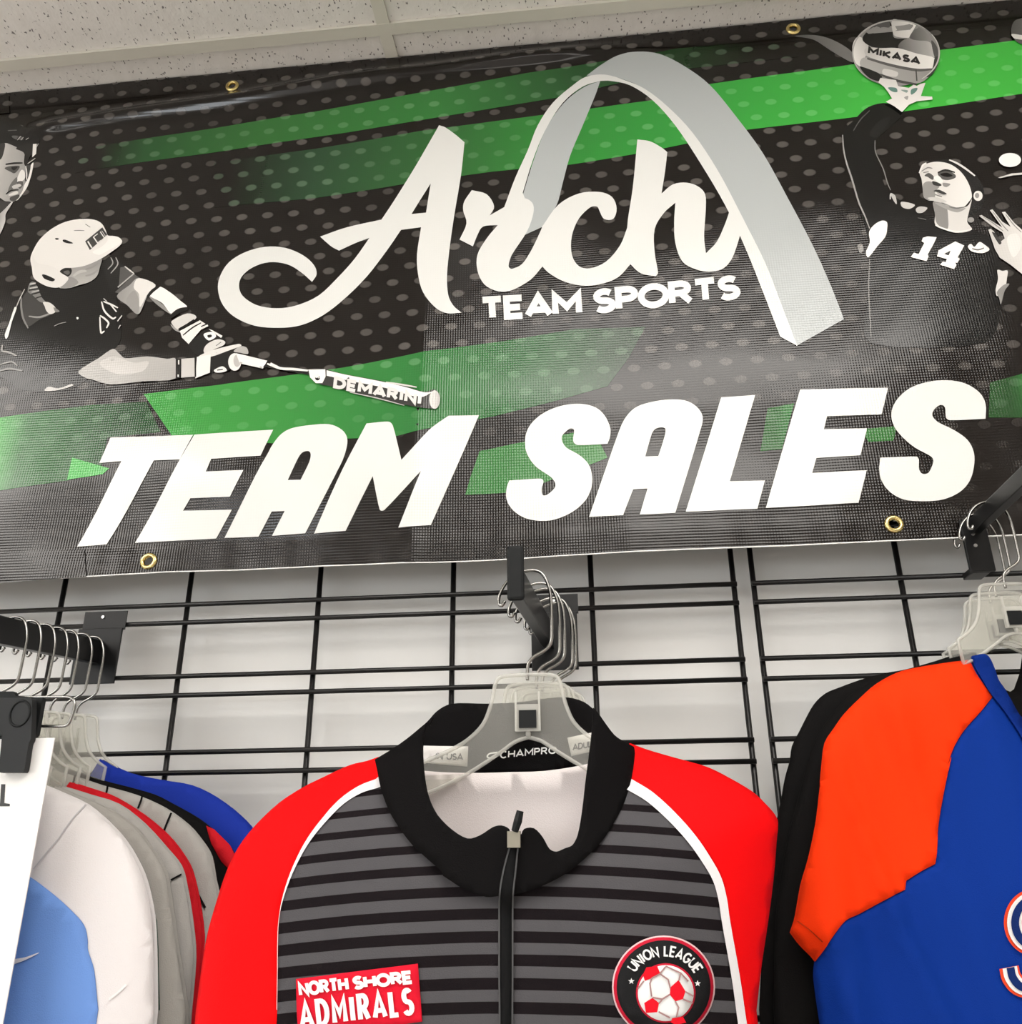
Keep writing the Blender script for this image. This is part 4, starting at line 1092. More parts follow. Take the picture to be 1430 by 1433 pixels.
def stripe_mat():
    m = fabric('grey_black_striped_knit', (0.08, 0.08, 0.085))
    nt = m.node_tree; b = nt.nodes['Principled BSDF']; q = NT(nt)
    tc = nt.nodes.new('ShaderNodeTexCoord'); sp = nt.nodes.new('ShaderNodeSeparateXYZ'); nt.links.new(tc.outputs['Object'], sp.inputs[0])
    org = wloc(J.t)
    x = q.m('SUBTRACT', sp.outputs[0], XC-org.x)
    z = q.m('ADD', sp.outputs[2], q.m('MULTIPLY', q.m('MULTIPLY', x, x), 0.30))
    zt = 1.770-org.z
    row = q.m('DIVIDE', q.m('SUBTRACT', zt, z), 0.01735)
    fr = q.m('FRACT', row)
    duty = q.m('MINIMUM', q.m('ADD', 0.22, q.m('MULTIPLY', row, 0.032)), 0.50)
    dark = q.m('LESS_THAN', fr, duty)
    nt.links.new(q.mix(dark, (0.080, 0.077, 0.083), (0.0075, 0.0050, 0.0062)), b.inputs['Base Color'])
    return m
m_stripe = stripe_mat()
m_red = fabric('bright_red_knit', (0.82, 0.0015, 0.003), 0.7)
m_pipe = fabric('white_piping', (0.80, 0.78, 0.80), 0.7)
m_coll = fabric('black_rib_knit', (0.0035, 0.0030, 0.0033), 0.8)
m_lining = fabric('pinkish_white_lining', (0.74, 0.68, 0.67), 0.85)
# raglan lines (front surface)
rl = J.px(smooth(Q4([(830, 400), (810, 412), (740, 437), (660, 490), (580, 575), (510, 670), (450, 790), (410, 910), (395, 1000), (391, 1085), (390, 1200), (388, 1370)]), False, 4))
rr = J.px(smooth(Q6([(100, 300), (135, 322), (230, 380), (330, 470), (420, 570), (490, 670), (540, 760), (565, 850), (577, 930), (592, 1020), (612, 1130), (632, 1250), (648, 1365)]), False, 4))
lend, rend = (rl[-1][0]+.002, 1.46), (rr[-1][0]+.006, 1.46)
# neck edge of the front under the collar
rlp, rrp = rl+[lend, (lend[0], 1.40)], rr+[rend, (rend[0]+.004, 1.40)]
neck = J.px(smooth(Q5([(-60, 330), (0, 470), (80, 600), (180, 680), (300, 740), (420, 780), (490, 785), (560, 775), (680, 740), (790, 680), (880, 590), (950, 480), (1000, 360), (1030, 250)]), False, 3))
al, ar = (lx+.085, 1.45), (rx-.085, 1.45)
body = rl+[lend, al, (lx+.095, 1.05), (rx-.095, 1.05), ar, rend]+list(reversed(rr))+list(reversed(neck))
J.panel('body_front', body, m_stripe, step=.009, lab='grey and black striped front')
ls = lsh+[(lx+.005, 1.30), (lx+.105, 1.29), al, lend]+list(reversed(rl))
J.panel('sleeve', ls, m_red, step=.010)
rs = rsh+[(rx+.002, 1.30), (rx-.095, 1.29), ar, rend]+list(reversed(rr))
J.panel('sleeve', rs, m_red, step=.010)
n = len(rl)
dl_ = densify(rl, .006)
J.stroke('piping', dl_, [.0052*(1-.96*min(1, i/(len(dl_)*.66))) for i in range(len(dl_))], m_pipe, off=.0012)
dr = densify(rrp, .006)
J.stroke('piping', dr, [.0056*(1-.35*abs(math.sin(3.2*i/len(dr)))) for i in range(len(dr))], m_pipe, off=.0012)
# back panel with the pale lining that shows through the neck
bneck = jp(smooth(Q3([(-60, 1260), (130, 1300), (380, 1310), (600, 1305), (800, 1298), (1030, 1262), (1230, 1200)]), False, 3))
bl = [p for p in sil[len(lsh):len(sil)-len(rsh)]]
backloop = [lsh[2]]+lsh[3:]+bl+list(reversed(rsh[2:]))+list(reversed(bneck))
def jback(x, z):
    t, e = J.puff(x, z)
    return J.y0+.004+.020*e
sheet('back_panel', [backloop], jback, m_lining, J.t, step=.016, thick=.0012)
# collar: front roll and standing back, one ring round the neck
clx, crx = aty(524, 1062, YJ)[0], aty(893, 1045, YJ)[0]
cw = (crx-clx)/2; ccx = (crx+clx)/2
def ring(x): return math.sqrt(max(0, 1-((x-ccx)/(cw*1.02))**2))
def cfront(x, z):
    return YJ-.004-.056*ring(x)**.8-.004*noise.noise((x*18, z*14, 3))
def cback(x, z): return YJ+.004+.030*ring(x)
def cpx(pts, fn): return [onsurf(p[0], p[1], fn, YJ-.03) for p in pts]
cf_px = (smooth(Q4([(803, 312, 1), (812, 350), (828, 430), (860, 520), (900, 590), (960, 670), (1030, 735), (1085, 782)]), False, 3) +
         smooth(Q5([(200, 745), (300, 808), (400, 843), (460, 838), (530, 832), (640, 800), (760, 740), (850, 670), (930, 590), (990, 500), (1040, 400), (1072, 290), (1087, 180), (1083, 150)]), False, 3) +
         smooth(Q3([(1292, 1168), (1240, 1140), (1190, 1105), (1140, 1040), (1105, 990), (1075, 955)]), False, 3) +
         smooth(Q5([(897, -20), (895, 20), (888, 110), (872, 240), (860, 330), (845, 450), (825, 555), (800, 602), (765, 617), (725, 633), (692, 620), (660, 565), (620, 525), (575, 528), (555, 560), (510, 560), (505, 528), (470, 512), (430, 520), (370, 558), (310, 572), (240, 532), (170, 462), (130, 380), (110, 280), (103, 150), (118, 40)]), False, 3) +
         smooth(Q3([(160, 1060), (185, 1010), (150, 1035), (60, 1110), (0, 1155), (-60, 1195)]), False, 3))
cf = dedupe(cpx(cf_px, cfront), 4e-4)
o = sheet('collar_front', [cf], cfront, m_coll, J.t, step=.008, off=.002, thick=.003)
cb_px = (smooth(Q3([(-40, 1185, 1), (60, 1108), (150, 1030), (200, 975), (260, 938), (330, 927), (480, 930), (620, 925), (720, 915), (820, 900), (930, 895), (1020, 920), (1080, 968), (1120, 1020), (1190, 1108), (1292, 1166, 1)]), False, 3) +
         smooth(Q3([(1230, 1230), (1030, 1270), (800, 1305), (600, 1316), (380, 1318), (130, 1310), (-20, 1280)]), False, 3))
cb = dedupe(cpx(cb_px, cback), 4e-4)
sheet('collar_back', [cb], cback, m_coll, J.t, step=.009, thick=.003)
# neck labels
m_tagw = fabric('white_woven_label', (0.70, 0.68, 0.66), 0.8)
m_ink = mat('label_ink', (0.05, 0.05, 0.055), 0.6)
m_wink = mat('white_transfer_ink', (0.80, 0.80, 0.80), 0.6)
def flat_text(name, txt, b0, b1, u, hw, zf, fn, m, parent, off, gap=.2, y0=YJ, width=1.0, lab=None):
    st, adv = text_strokes(txt, gap, width)
    b0, b1, u = Vector(b0), Vector(b1), Vector(u)
    parts = []
    for p in st:
        closed = len(p) > 3 and (Vector(p[0])-Vector(p[-1])).length < 1e-4
        if closed: p = p[:-1]
        q = [tuple(b0+(b1-b0)*(x/adv)+u*y) for x, y in p]
        v, f = ribbon(q, hw, closed)
        w = [onsurf(c[0], c[1], fn, y0) for c in zf(v)]
        parts.append(([(x, fn(x, z)-off, z) for x, z in w], f))
    V, F = join_vf(parts)
    o = mesh_obj(name, V, F, m, parent)
    if lab: o['label'] = lab
    return o
lab1 = sheet('neck_label', [cpx(Q3([(128, 1168), (383, 1172), (378, 1284), (130, 1262)]), cback)], cback, m_tagw, J.t, step=.01, off=.006, thick=.0006)
flat_text('lettering', 'IN USA', (205, 1242), (352, 1246), (2, -30), 3.4, Q3, cback, m_ink, lab1, .0072)
lab2 = sheet('neck_label', [cpx(Q3([(930, 1124), (1090, 1090), (1090, 1195), (952, 1226)]), cback)], cback, m_tagw, J.t, step=.01, off=.006, thick=.0006)
flat_text('lettering', 'ADULT', (962, 1194), (1090, 1168), (0, -30), 3.4, Q3, cback, m_ink, lab2, .0072)
flat_text('neck_print', 'CHAMPRO', (560, 1236), (868, 1208), (2, -34), 3.6, Q3, cback, m_wink, J.t, .0056, gap=.25, lab='white brand word printed inside the collar')
v, f = ribbon(smooth([(545, 1205), (500, 1212), (488, 1230), (515, 1238), (540, 1228)], False, 4), 4)
w = cpx(Q3(v), cback)
mesh_obj('neck_print', [(x, cback(x, z)-.0056, z) for x, z in w], f, m_wink, J.t)
# zip: tape over the chest and collar, teeth line, slider and pull
m_zip = mat('black_zip_tape', (0.005, 0.005, 0.0055), 0.7, spec=0.12)
m_teeth = mat('grey_zip_edge', (0.07, 0.07, 0.072), 0.5, spec=0.2)
m_slider = mat('nickel_slider', (0.30, 0.28, 0.23), 0.5, metal=1.0)
def zsurf(x, z):
    return min(J.front(x, z), cfront(x, z)-.002 if z > zneck else 9)
zneck = cpx(Q5([(490, 835)]), cfront)[0][1]
def zfn(x, z):
    a = J.front(x, z)
    b = cfront(x, z)-.003
    k = smst(zneck-.012, zneck+.004, z)
    return min(a, b)*k+a*(1-k)
def zpx(pts): return [onsurf(p[0], p[1], zfn, YJ-.05) for p in pts]
zl = zpx(smooth(Q5([(512, 600), (480, 720), (462, 835), (460, 1000), (460, 1200), (462, 1365), (462, 1600), (460, 2200)]), False, 5))
zr = zpx(smooth(Q5([(548, 600), (536, 720), (524, 835), (522, 1000), (522, 1200), (521, 1365), (520, 1600), (518, 2200)]), False, 5))
zip_t = sheet('zip', [zl+list(reversed(zr))], zfn, m_zip, J.t, step=.008, off=.0022, thick=.0015)
for side in (zl, zr):
    v, f = ribbon(densify(side, .006), .0007)
    mesh_obj('zip_edge', [(x, zfn(x, z)-.0030, z) for x, z in v], f, m_teeth, zip_t)
(sxx, szz), = zpx(Q5([(530, 575)]))
sy = zfn(sxx, szz)-.005
mesh_obj('slider', *boxv(sxx-.0055, sxx+.0055, sy-.004, sy+.003, szz-.007, szz+.006), m_slider, zip_t)
pt = [(sxx+.001, sy-.004, szz+.006), (sxx+.004, sy-.006, szz+.014), (sxx+.006, sy-.006, szz+.022)]
mesh_obj('pull_tab', *tubev(pt, [.003, .0036, .0030], 8), m_cap, zip_t)
# chest patch NORTH SHORE ADMIRALS
def jfront(x, z): return J.front(x, z)
m_patchred = fabric('red_twill_patch', (0.70, 0.010, 0.030), 0.7)
patch = J.panel('chest_patch', J.px(C(Q4([(470, 1240), (985, 1175), (1000, 1370), (1004, 1420), (480, 1485)]))), m_patchred, off=.002, step=.01, lab='red chest patch with white team name')
flat_text('lettering', 'NORTH', (493, 1306), (690, 1282), (-6, -46), 7.5, Q4, jfront, m_wink, patch, .0036, gap=.24, y0=YJ-.05)
flat_text('lettering', 'SHORE', (722, 1277), (962, 1252), (-6, -42), 8.0, Q4, jfront, m_wink, patch, .0036, gap=.24, y0=YJ-.05)
flat_text('lettering', 'ADMIRALS', (500, 1440), (965, 1382), (-10, -98), 10.5, Q4, jfront, m_wink, patch, .0036, gap=.42, y0=YJ-.05, width=.8)
# round crest
CXp, CYp, CRp = 928.3, 1380.5, 72.0
m_crestblk = fabric('black_twill', (0.012, 0.012, 0.013), 0.7)
m_crestpink = fabric('pale_crest_edge', (0.72, 0.50, 0.52), 0.7)
m_crestred = fabric('crimson_twill', (0.50, 0.012, 0.035), 0.7)
def disc(name, cx, cy, r, m, off, parent=None, sy_=1.0):
    o = sheet(name, [J.px(ell(cx, cy, r, r*sy_, 48))], jfront, m, parent or J.t, step=.012, off=off, thick=.0006)
    return o
crest = disc('crest', CXp, CYp, CRp, m_crestpink, .0018); crest['label'] = 'round black and red crest with a football'
disc('crest_ring', CXp, CYp, CRp-2.2, m_crestred, .0024, crest)
disc('crest_field', CXp, CYp, CRp-6.5, m_crestblk, .0030, crest)
BXp, BYp, BRp = 931.2, 1388.5, 41.5
disc('ball_edge', BXp, BYp, BRp, m_crestred, .0036, crest)
disc('ball', BXp, BYp, BRp-2.6, m_wink, .0042, crest)
m_ballred = fabric('red_twill', (0.72, 0.008, 0.02), 0.7)
for hx in ([(196, 1200), (212, 1166), (262, 1160), (275, 1192), (236, 1216), (205, 1228)], [(322, 1258), (360, 1224), (392, 1276), (380, 1312), (345, 1322), (320, 1292)], [(202, 1330), (240, 1306), (270, 1330), (262, 1372), (210, 1376)], [(330, 1400), (380, 1392), (395, 1420), (350, 1430), (325, 1420)]):
    sheet('ball_patch', [J.px(Q6(hx))], jfront, m_ballred, crest, step=.01, off=.0047)
seams = [[(236, 1218), (228, 1240), (236, 1300)], [(236, 1216), (275, 1196), (312, 1222), (322, 1262)], [(275, 1193), (300, 1163)], [(370, 1190), (362, 1226)], [(300, 1160), (370, 1192), (405, 1230)], [(392, 1278), (428, 1298)], [(240, 1304), (285, 1312), (320, 1290)], [(285, 1312), (270, 1332)], [(345, 1322), (360, 1350), (350, 1395)], [(268, 1370), (320, 1398)], [(380, 1312), (425, 1330)], [(200, 1228), (172, 1265)]]
parts = []
for s_ in seams:
    v, f = ribbon(J.px(Q6(s_)), .0006)
    parts.append(([(x, J.front(x, z)-.0052, z) for x, z in v], f))
mesh_obj('ball_seams', *join_vf(parts), mat('grey_thread', (0.35, 0.2, 0.2), 0.7), crest)
# arched crest lettering
def arc_text(txt, cx, cy, r, h, a0, a1, hw, parent):
    st, adv = text_strokes(txt, .26)
    parts = []
    for p in st:
        closed = len(p) > 3 and (Vector(p[0])-Vector(p[-1])).length < 1e-4
        if closed: p = p[:-1]
        q = []
        for x, y in p:
            a = math.radians(a0+(a1-a0)*x/adv); rr_ = r+h*y
            q.append((cx+rr_*math.sin(a), cy-rr_*math.cos(a)))
        v, f = ribbon(q, hw, closed)
        w = J.px(v)
        parts.append(([(x, J.front(x, z)-.0044, z) for x, z in w], f))
    return mesh_obj('lettering', *join_vf(parts), m_wink, parent)
arc_text('UNION LEAGUE', CXp+1, CYp+4, 48.5, 13, -57, 60, 1.35, crest)
for (qx, qy) in ((143, 1230), (448, 1240)):
    c0 = Q6([(qx, qy)])[0]
    st = []
    for k in range(10):
        a = math.pi*k/5; r = 4.6 if k % 2 == 0 else 1.9
        st.append((c0[0]+r*math.sin(a), c0[1]-r*math.cos(a)))
    sheet('star', [J.px(st)], jfront, m_wink, crest, step=.01, off=.0044)

hg = 'clear plastic hangers on the display arm behind the striped jacket'
hanger(sx, YH, sz, 'clear plastic hanger inside the collar of the striped jacket', None)
for i, (dx, dy, rot) in enumerate(((.006, .045, .04), (.010, .075, -.03), (.017, .120, .05), (.020, .150, -.02))):
    hanger(sx+dx, YH+dy, sz+.0025*i, 'empty clear plastic hanger '+('directly behind the striped jacket', 'second behind the striped jacket', 'next to the one nearest the back plate', 'nearest the back plate of the middle bar')[i], hg, rot)

# ---------------------------------------------------------------- row of jerseys on the left arm
LX = 0.255
m_lgreyk = fabric('light_grey_knit', (0.40, 0.385, 0.365))
m_lgreyk2 = fabric('warm_grey_knit', (0.36, 0.345, 0.32))
m_whitek = fabric('white_knit', (0.74, 0.71, 0.71))
m_sky = fabric('sky_blue_knit', (0.155, 0.30, 0.68))
m_royal = fabric('royal_blue_knit', (0.012, 0.035, 0.34))
m_blackk = fabric('black_knit', (0.0045, 0.004, 0.004))
m_dkred = fabric('deep_red_knit', (0.55, 0.010, 0.018))
m_dgreen = fabric('bottle_green_knit', (0.02, 0.06, 0.04))
def side_outline(px, y0, xc, mirror_sign=1, tail=1.42, sleeve=.10, hem=1.05):
    """outline of a garment from the traced shoulder, mirrored about its hanger"""
    s = [aty(p[0], p[1], y0) for p in smooth(px, False, 3)]
    xo = s[-1][0]
    half = s+[(xo+.004*mirror_sign, tail), (xo-sleeve*mirror_sign, tail-.015), (xo-(sleeve-.012)*mirror_sign, tail+.09), (xo-(sleeve+.005)*mirror_sign, hem)]
    other = [(2*xc-x, z) for x, z in reversed(half)]
    x0_, z0_ = half[0]
    nk = [(2*xc-x0_, z0_)]
    dip = [(xc+(x0_-xc)*k, z0_-.055*(1-k*k)) for k in (-.75, -.4, 0, .4, .75)]
    return half+other+dip, half
rowlab = 'row of jerseys on one arm'
def row_jersey(label, y0, px, m, T=.0072, seed=0, tail=1.42, soft=.018):
    out, half = side_outline(px, y0, LX, tail=tail)
    g = Garment('jersey', label, 'jersey', y0, out, T, soft=soft, fold=.0028, seed=seed, group='jerseys packed on one display arm', fx=20)
    g.panel('front_panel', out, m, step=.011)
    g.backpanel('back_panel', out, m, step=.02)
    return g, half
ys_ = [-.036, -.064, -.092, -.117, -.142, -.168, -.196]
g, _ = row_jersey('royal blue jersey at the wall end of the row', ys_[0], [(142, 1062), (181, 1081), (227, 1091), (267, 1098), (302, 1115), (335, 1140), (356, 1165), (368, 1210), (372, 1290), (368, 1400)], m_royal, seed=1)
g, half = row_jersey('black jersey with a red sleeve panel in front of the royal blue jersey', ys_[1], [(75, 1068), (106, 1079), (141, 1091), (176, 1100), (214, 1111), (242, 1125), (277, 1145), (305, 1168), (330, 1200), (342, 1260), (340, 1400)], m_blackk, seed=2)
g.panel('sleeve_panel', g.px([(289, 1155), (300, 1160), (322, 1182), (338, 1215), (330, 1225), (310, 1205), (296, 1180)]), m_dkred, off=.0012)
# grey pinstripe jersey
g, half = row_jersey('grey jersey with short black pinstripes on the shoulder', ys_[2], [(72, 1076), (106, 1086), (141, 1098), (190, 1112), (230, 1130), (262, 1153), (282, 1176), (295, 1198), (301, 1231), (306, 1256), (303, 1300), (300, 1413)], m_lgreyk, seed=3)
for a, b in (((106, 1084), (103, 1096)), ((151.5, 1098), (149.5, 1110)), ((200, 1113), (194, 1131)), ((240.5, 1137), (230, 1163)), ((272, 1240), (288, 1270))):
    g.stroke('pinstripe', densify(g.px([a, b]), .004), .0012, m_blackk)
g, half = row_jersey('red jersey showing a thin edge between two grey jerseys', ys_[3], [(100, 1094), (131, 1104), (161, 1115), (201, 1140), (234, 1168), (254, 1193), (267, 1216), (277, 1256), (284, 1307), (282, 1340), (279, 1413)], m_dkred, seed=4)
g, half = row_jersey('warm grey jersey in front of the red jersey', ys_[4], [(90, 1100), (121, 1110), (164, 1124), (201, 1152), (232, 1186), (252, 1211), (260, 1240), (268, 1290), (272, 1340), (266, 1413)], m_lgreyk, seed=5)
g.stroke('pinstripe', densify(g.px([(240, 1231), (255, 1223)]), .004), .0010, m_blackk)
g, half = row_jersey('grey jersey with green side panel behind the white jersey', ys_[5], [(80, 1100), (108, 1112), (151, 1131), (186, 1155), (209, 1183), (229, 1214), (236, 1241), (242, 1281), (249, 1330), (262, 1413)], m_lgreyk2, seed=6)
g.panel('side_panel', g.px([(208, 1250), (220, 1288), (222, 1330), (224, 1413), (212, 1413), (210, 1330)]), m_dgreen, off=.0012)
# white jersey with sky blue panel
wy = ys_[6]
g, half = row_jersey('white jersey with a sky blue body panel next to the size card', wy, [(62, 1098), (85, 1108), (121, 1125), (151, 1150), (176, 1178), (196, 1213), (206, 1241), (214, 1281), (217, 1332), (218, 1413)], m_whitek, T=.012, seed=7)
W2 = Z(0, 1080, 3.972)
blue_px = smooth(W2([(120, 560, 1), (180, 590), (300, 680), (400, 770), (470, 850), (490, 930), (492, 990), (525, 1100), (547, 1320, 1)]), False, 4)
bl_ = g.px(blue_px)
bpan = g.panel('body_panel', bl_+[(bl_[-1][0], 1.42), (bl_[0][0]-.10, 1.42), (bl_[0][0]-.10, bl_[0][1])], m_sky, off=.0015, lab='sky blue body panel')
g.stroke('seam', densify(g.px(W2([(480, 180), (330, 370), (190, 540)])), .005), .0007, fabric('pale_grey_thread', (.55, .54, .56)))
g.stroke('seam', densify(g.px(W2([(610, 1262), (660, 1225), (705, 1180)])), .005), .0010, fabric('pale_thread', (.80, .78, .78)))
sw = g.px(smooth(W2([(70, 1062), (90, 1052), (150, 1035), (225, 1003)]), False, 4))
g.stroke('tick_mark', sw, [.003, .003, .0026, .0024, .0022, .002, .0018, .0015, .0012, .001, .0008, .0006, .0003][:len(sw)], m_pipe, off=.0026, parent=bpan)
HT = max(z for x, z in hook)
def larm(y): return 1.921+.031+(LZ1-1.921)*(y+.0085)/(-.275+.0085)
lh = 'clear plastic hangers of the jerseys beside the size card'
names = ['royal blue jersey at the wall', 'black and red jersey', 'pinstriped grey jersey', 'red jersey', 'warm grey jersey', 'green-sided grey jersey', 'white and sky blue jersey']
for i, y in enumerate(ys_):
    hanger(LX+.0035, y, larm(y)+.001-HT*.93, 'clear plastic hanger holding the '+names[i], lh, rot=.05*math.sin(i*2.3), k=.93, short=True)

# ---------------------------------------------------------------- size card and its clip
m_card = mat('white_card', (0.80, 0.79, 0.78), 0.45)
YCARD = -0.255
K1 = Z(0, 820, 3.972)
cr = aty(77, 1032, YCARD)
card = thing('size_card', (cr[0]-.16, YCARD, 1.40), 'white size card with a black letter L held in a black clip', 'sign')
box('card', cr[0]-.32, cr[0], YCARD-.0006, YCARD+.0006, 1.40, cr[1], m_card, card)
def cardp(pts): return [aty(p[0], p[1], YCARD-.0008) for p in pts]
m_print = mat('black_print', (0.02, 0.02, 0.02), 0.5)
def flatz(name, pts, m, parent, y):
    V, F = triangulate([pts], .02)
    return mesh_obj(name, [(x, y, z) for x, z in V], F, m, parent)
flatz('letter', cardp(K1([(6, 1100), (30, 1100), (24, 1205), (55, 1209), (55, 1223), (-70, 1223), (-70, 1209), (0, 1207)])), m_print, card, YCARD-.0009)
clip = thing('sign_clip', (cr[0]-.05, YCARD, 1.75), 'black plastic spring clip with a wire loop gripping the size card', 'clip')
def clp(pts, y): return [aty(p[0], p[1], y) for p in pts]
def slab_poly(name, pts, y0, y1, m, parent, bevel=.001):
    V, F = triangulate([pts], .02)
    n = len(V)
    lp = dedupe(resample(dedupe(pts), .02))
    W = [(x, y0, z) for x, z in V]+[(x, y1, z) for x, z in V]
    G_ = list(F)+[tuple(i+n for i in reversed(f)) for f in F]
    cnt = {}
    for f in F:
        for a, b in zip(f, f[1:]+f[:1]): cnt[(a, b)] = 1
    for (a, b) in list(cnt):
        if (b, a) not in cnt: G_.append((b, a, a+n, b+n))
    o = mesh_obj(name, W, G_, m, parent)
    if bevel:
        bv = o.modifiers.new('bevel', 'BEVEL'); bv.width = bevel; bv.segments = 2; bv.limit_method = 'ANGLE'
    return o
yc = YCARD-.006
m_clipm = mat('charcoal_plastic', (0.014, 0.015, 0.016), 0.5, spec=0.25)
slab_poly('front_jaw', clp(smooth(K1([(-150, 625, 1), (180, 625), (192, 640), (185, 850), (172, 880), (150, 1020), (140, 1036, 1), (5, 1036, 1), (25, 830, 1), (-150, 810, 1)])), yc), yc-.004, yc+.004, m_clipm, clip)
slab_poly('rear_jaw', clp(C(K1([(-150, 590), (95, 590), (110, 615), (258, 625), (222, 830), (190, 860), (-150, 850)])), YCARD+.008), YCARD+.0016, YCARD+.008, m_cap, clip)
p = clp([(28, 998)], yc-.004)[0]
V, F = tubev([(p[0]+.0105*math.cos(a), yc-.0042, p[1]+.0125*math.sin(a)) for a in np.linspace(0, 2*math.pi, 28, endpoint=False)], .0012, 6, True)
mesh_obj('thumb_recess', V, F, m_cap, clip, shade=True)
wl = clp(smooth(K1([(-120, 612), (110, 616), (300, 616), (385, 617), (413, 640), (412, 680), (395, 735), (372, 772), (330, 778), (180, 777), (-120, 775)]), False, 4), YCARD+.012)
mesh_obj('wire_loop', *tubev([(x, YCARD+.012, z) for x, z in wl], .0016, 8), m_chrome, clip, shade=True)
hk = [(LX-.002, YCARD+.012, wl[0][1]), (LX-.002, YCARD+.012, 1.885), (LX+.022, YCARD+.012, 1.905), (LX+.016, YCARD+.012, larm(YCARD)-.001), (LX, YCARD+.012, larm(YCARD)+.002), (LX-.014, YCARD+.012, larm(YCARD)-.003), (LX-.02, YCARD+.012, larm(YCARD)-.018)]
hk2 = smooth([(a, c) for a, b, c in hk], False, 5)
mesh_obj('hook', *tubev([(a, YCARD+.012, c) for a, c in hk2], .0017, 8), m_chrome, clip, shade=True)

# ---------------------------------------------------------------- orange and blue jersey, black tops behind it
RX = 1.388
R1, R2 = Z(1070, 700, 3.583), Z(1070, 1040, 3.647)
m_orange = fabric('bright_orange_knit', (0.90, 0.038, 0.002))
m_blue = fabric('royal_blue_mesh', (0.002, 0.030, 0.25))
m_blue2 = fabric('royal_blue_collar', (0.002, 0.022, 0.19))
def black_top(label, y0, px, seed):
    s = [aty(p[0], p[1], y0) for p in smooth(px, False, 3)]
    xo = s[-1][0]
    half = s+[(xo-.01, 1.30), (xo+.09, 1.29), (xo+.10, 1.48), (xo+.11, 1.02)]
    out = half+[(2*RX-x, z) for x, z in reversed(half)]
    x0_, z0_ = half[0]
    out += [(RX+(RX-x0_)*k, z0_-.05*(1-k*k)) for k in (.7, .35, 0, -.35, -.7)]
    g = Garment('long_sleeved_top', label, 'shirt', y0, out, .007, soft=.03, fold=.003, seed=seed, group='black tops behind the orange and blue jersey', fx=16)
    g.panel('front_panel', out, m_blackk, step=.012)
    g.backpanel('back_panel', out, m_blackk, step=.02)
    return g
yb1, yb2, yb3 = -.032, -.058, -.094
btp = R1([(1040, 760), (950, 775), (850, 808), (700, 850), (600, 868), (480, 900), (370, 940), (300, 970), (250, 1020), (210, 1090), (180, 1150), (140, 1230), (130, 1300), (105, 1390)])+R2([(85, 300), (60, 420), (40, 600), (15, 800), (-5, 1000), (-25, 1360)])
black_top('black long-sleeved top hanging nearest the wall behind the orange and blue jersey', yb1, btp, 11)
btp2 = R1([(1050, 765), (960, 785), (850, 815), (720, 855), (600, 880), (500, 930), (420, 985), (350, 1060), (280, 1160), (230, 1270), (200, 1380)])+R2([(170, 300), (130, 450), (90, 650), (60, 900), (50, 1360)])
black_top('black long-sleeved top squeezed between another black top and the orange jersey', yb2, btp2, 12)
# orange / blue jersey
op = R1([(1025, 800), (900, 815), (750, 840), (660, 865), (560, 920), (480, 990), (400, 1070), (350, 1140), (302, 1215), (287, 1320), (277, 1433)])+R2([(285, 200), (262, 400), (225, 580), (185, 720), (158, 870), (150, 905, 1), (130, 965, 1), (180, 1030), (235, 1085), (256, 1112, 1)])
osh = [aty(p[0], p[1], yb3) for p in smooth(op, False, 3)]
xo, zo = osh[-1]
bside = [aty(p[0], p[1], yb3) for p in smooth(R2([(256, 1112), (250, 1180), (258, 1260), (272, 1360)]), False, 3)]
half = osh+bside[1:]+[(bside[-1][0]+.004, 1.40), (bside[-1][0]+.012, 1.02)]
out = half+[(2*RX-x, z) for x, z in reversed(half)]
x0_, z0_ = half[0]
out += [(RX+(RX-x0_)*k, z0_-.09*(1-k)) for k in (.75, .5, .25, 0)]+[(RX-(RX-x0_)*k, z0_-.09*(1-k)) for k in (.25, .5, .75)]
OJ = Garment('jersey', 'royal blue jersey with orange raglan sleeves and an outlined number', 'jersey', yb3, out, .020, soft=.030, fold=.010, seed=21, fx=17, fz=1.6, gap=0.0)
OJ.mask = 1.31
edge_px = R1([(1025, 800, 1), (1060, 870), (1140, 985, 1), (1080, 1060), (1000, 1150), (945, 1240), (915, 1330)])+R2([(950, 70), (912, 250), (884, 420), (876, 560), (868, 615, 1), (800, 650), (720, 700, 1), (715, 745, 1), (590, 810), (480, 870), (410, 905), (350, 980), (300, 1055), (256, 1112, 1)])
edge = OJ.px(smooth(edge_px, False, 4))
edge[0], edge[-1] = osh[0], osh[-1]
sleeve = osh[:-1]+list(reversed(edge))[:-1]
OJ.panel('sleeve', sleeve, m_orange, step=.009, off=.0014, lab='bright orange raglan sleeve')
OJ.backpanel('sleeve_back', sleeve, m_orange, step=.016)
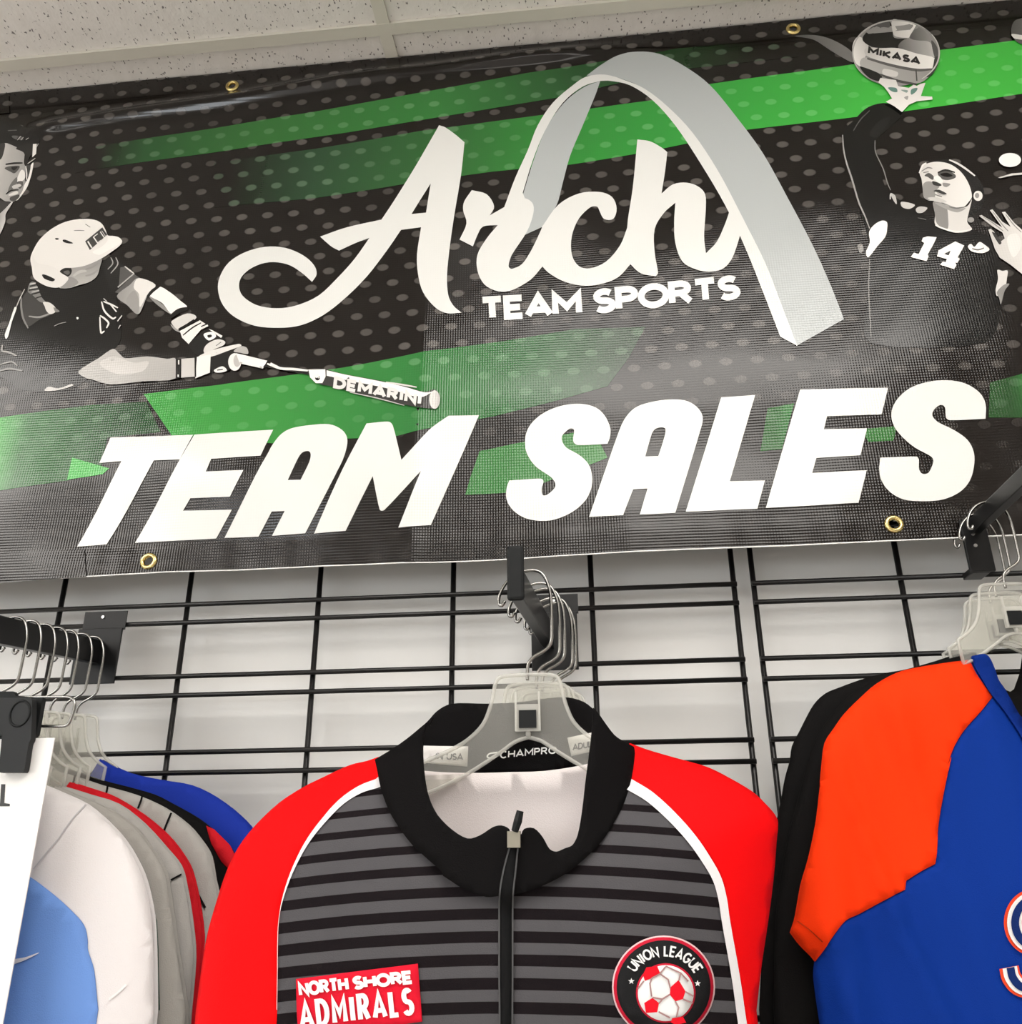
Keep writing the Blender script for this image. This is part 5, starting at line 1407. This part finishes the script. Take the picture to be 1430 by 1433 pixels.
rest = edge+bside[1:]+[(bside[-1][0]+.004, 1.40), (bside[-1][0]+.012, 1.02)]+[(2*RX-x, z) for x, z in reversed(half)]+out[len(half)*2:]
OJ.panel('body', rest, m_blue, step=.010)
OJ.backpanel('body_back', rest, m_blue, step=.02)
seam_px = R2([(165, 905), (220, 945), (292, 1012)])
OJ.stroke('hem_stitch', densify(OJ.px(seam_px), .004), .0005, fabric('dark_orange_thread', (.45, .03, .004)), off=.0026)
col_px = R1([(1028, 795), (1060, 778), (1108, 778), (1140, 830), (1165, 900), (1195, 945), (1260, 1060), (1330, 1190), (1400, 1330), (1380, 1380), (1290, 1200), (1200, 1060), (1130, 970), (1075, 880)])
OJ.panel('collar', [onsurf(p[0], p[1], OJ.front, yb3) for p in smooth(col_px)], m_blue2, off=.004, step=.01)
# number
m_numo = fabric('orange_red_twill', (0.72, 0.065, 0.02)); m_numw = fabric('white_twill', (0.78, 0.77, 0.75)); m_numb = fabric('navy_twill', (0.006, 0.022, 0.12))
bowl = smooth(ell(1372, 912, 108, 122, 14))
tail = smooth([(1480, 930), (1490, 1010), (1470, 1110), (1420, 1200), (1350, 1245), (1290, 1235), (1252, 1190), (1240, 1140)], False, 4)
num = None
for hw, m, off in ((50, m_numo, .0030), (37, m_numw, .0046), (20, m_numb, .0062)):
    parts = []
    for path, cl in ((bowl, True), (tail, False)):
        v, f = ribbon(path, hw, cl)
        w = OJ.px(R2(v))
        parts.append(([(x, OJ.front(x, z)-off, z) for x, z in w], f))
    if num is None:
        num = mesh_obj('number', *join_vf(parts), m, OJ.t); num['label'] = 'blue number with white and orange outline'
    else:
        mesh_obj('number_inlay', *join_vf(parts), m, num)
for i, (y, nm) in enumerate(((yb1, 'black top nearest the wall'), (yb2, 'black top in the middle'), (yb3, 'orange and blue jersey'))):
    hanger(RX+.004-.004*i, y, 2.060+.001-HT*.93, 'clear plastic hanger holding the '+nm, 'clear plastic hangers beside the orange jersey', rot=.06*(i-1), k=.93, short=True)
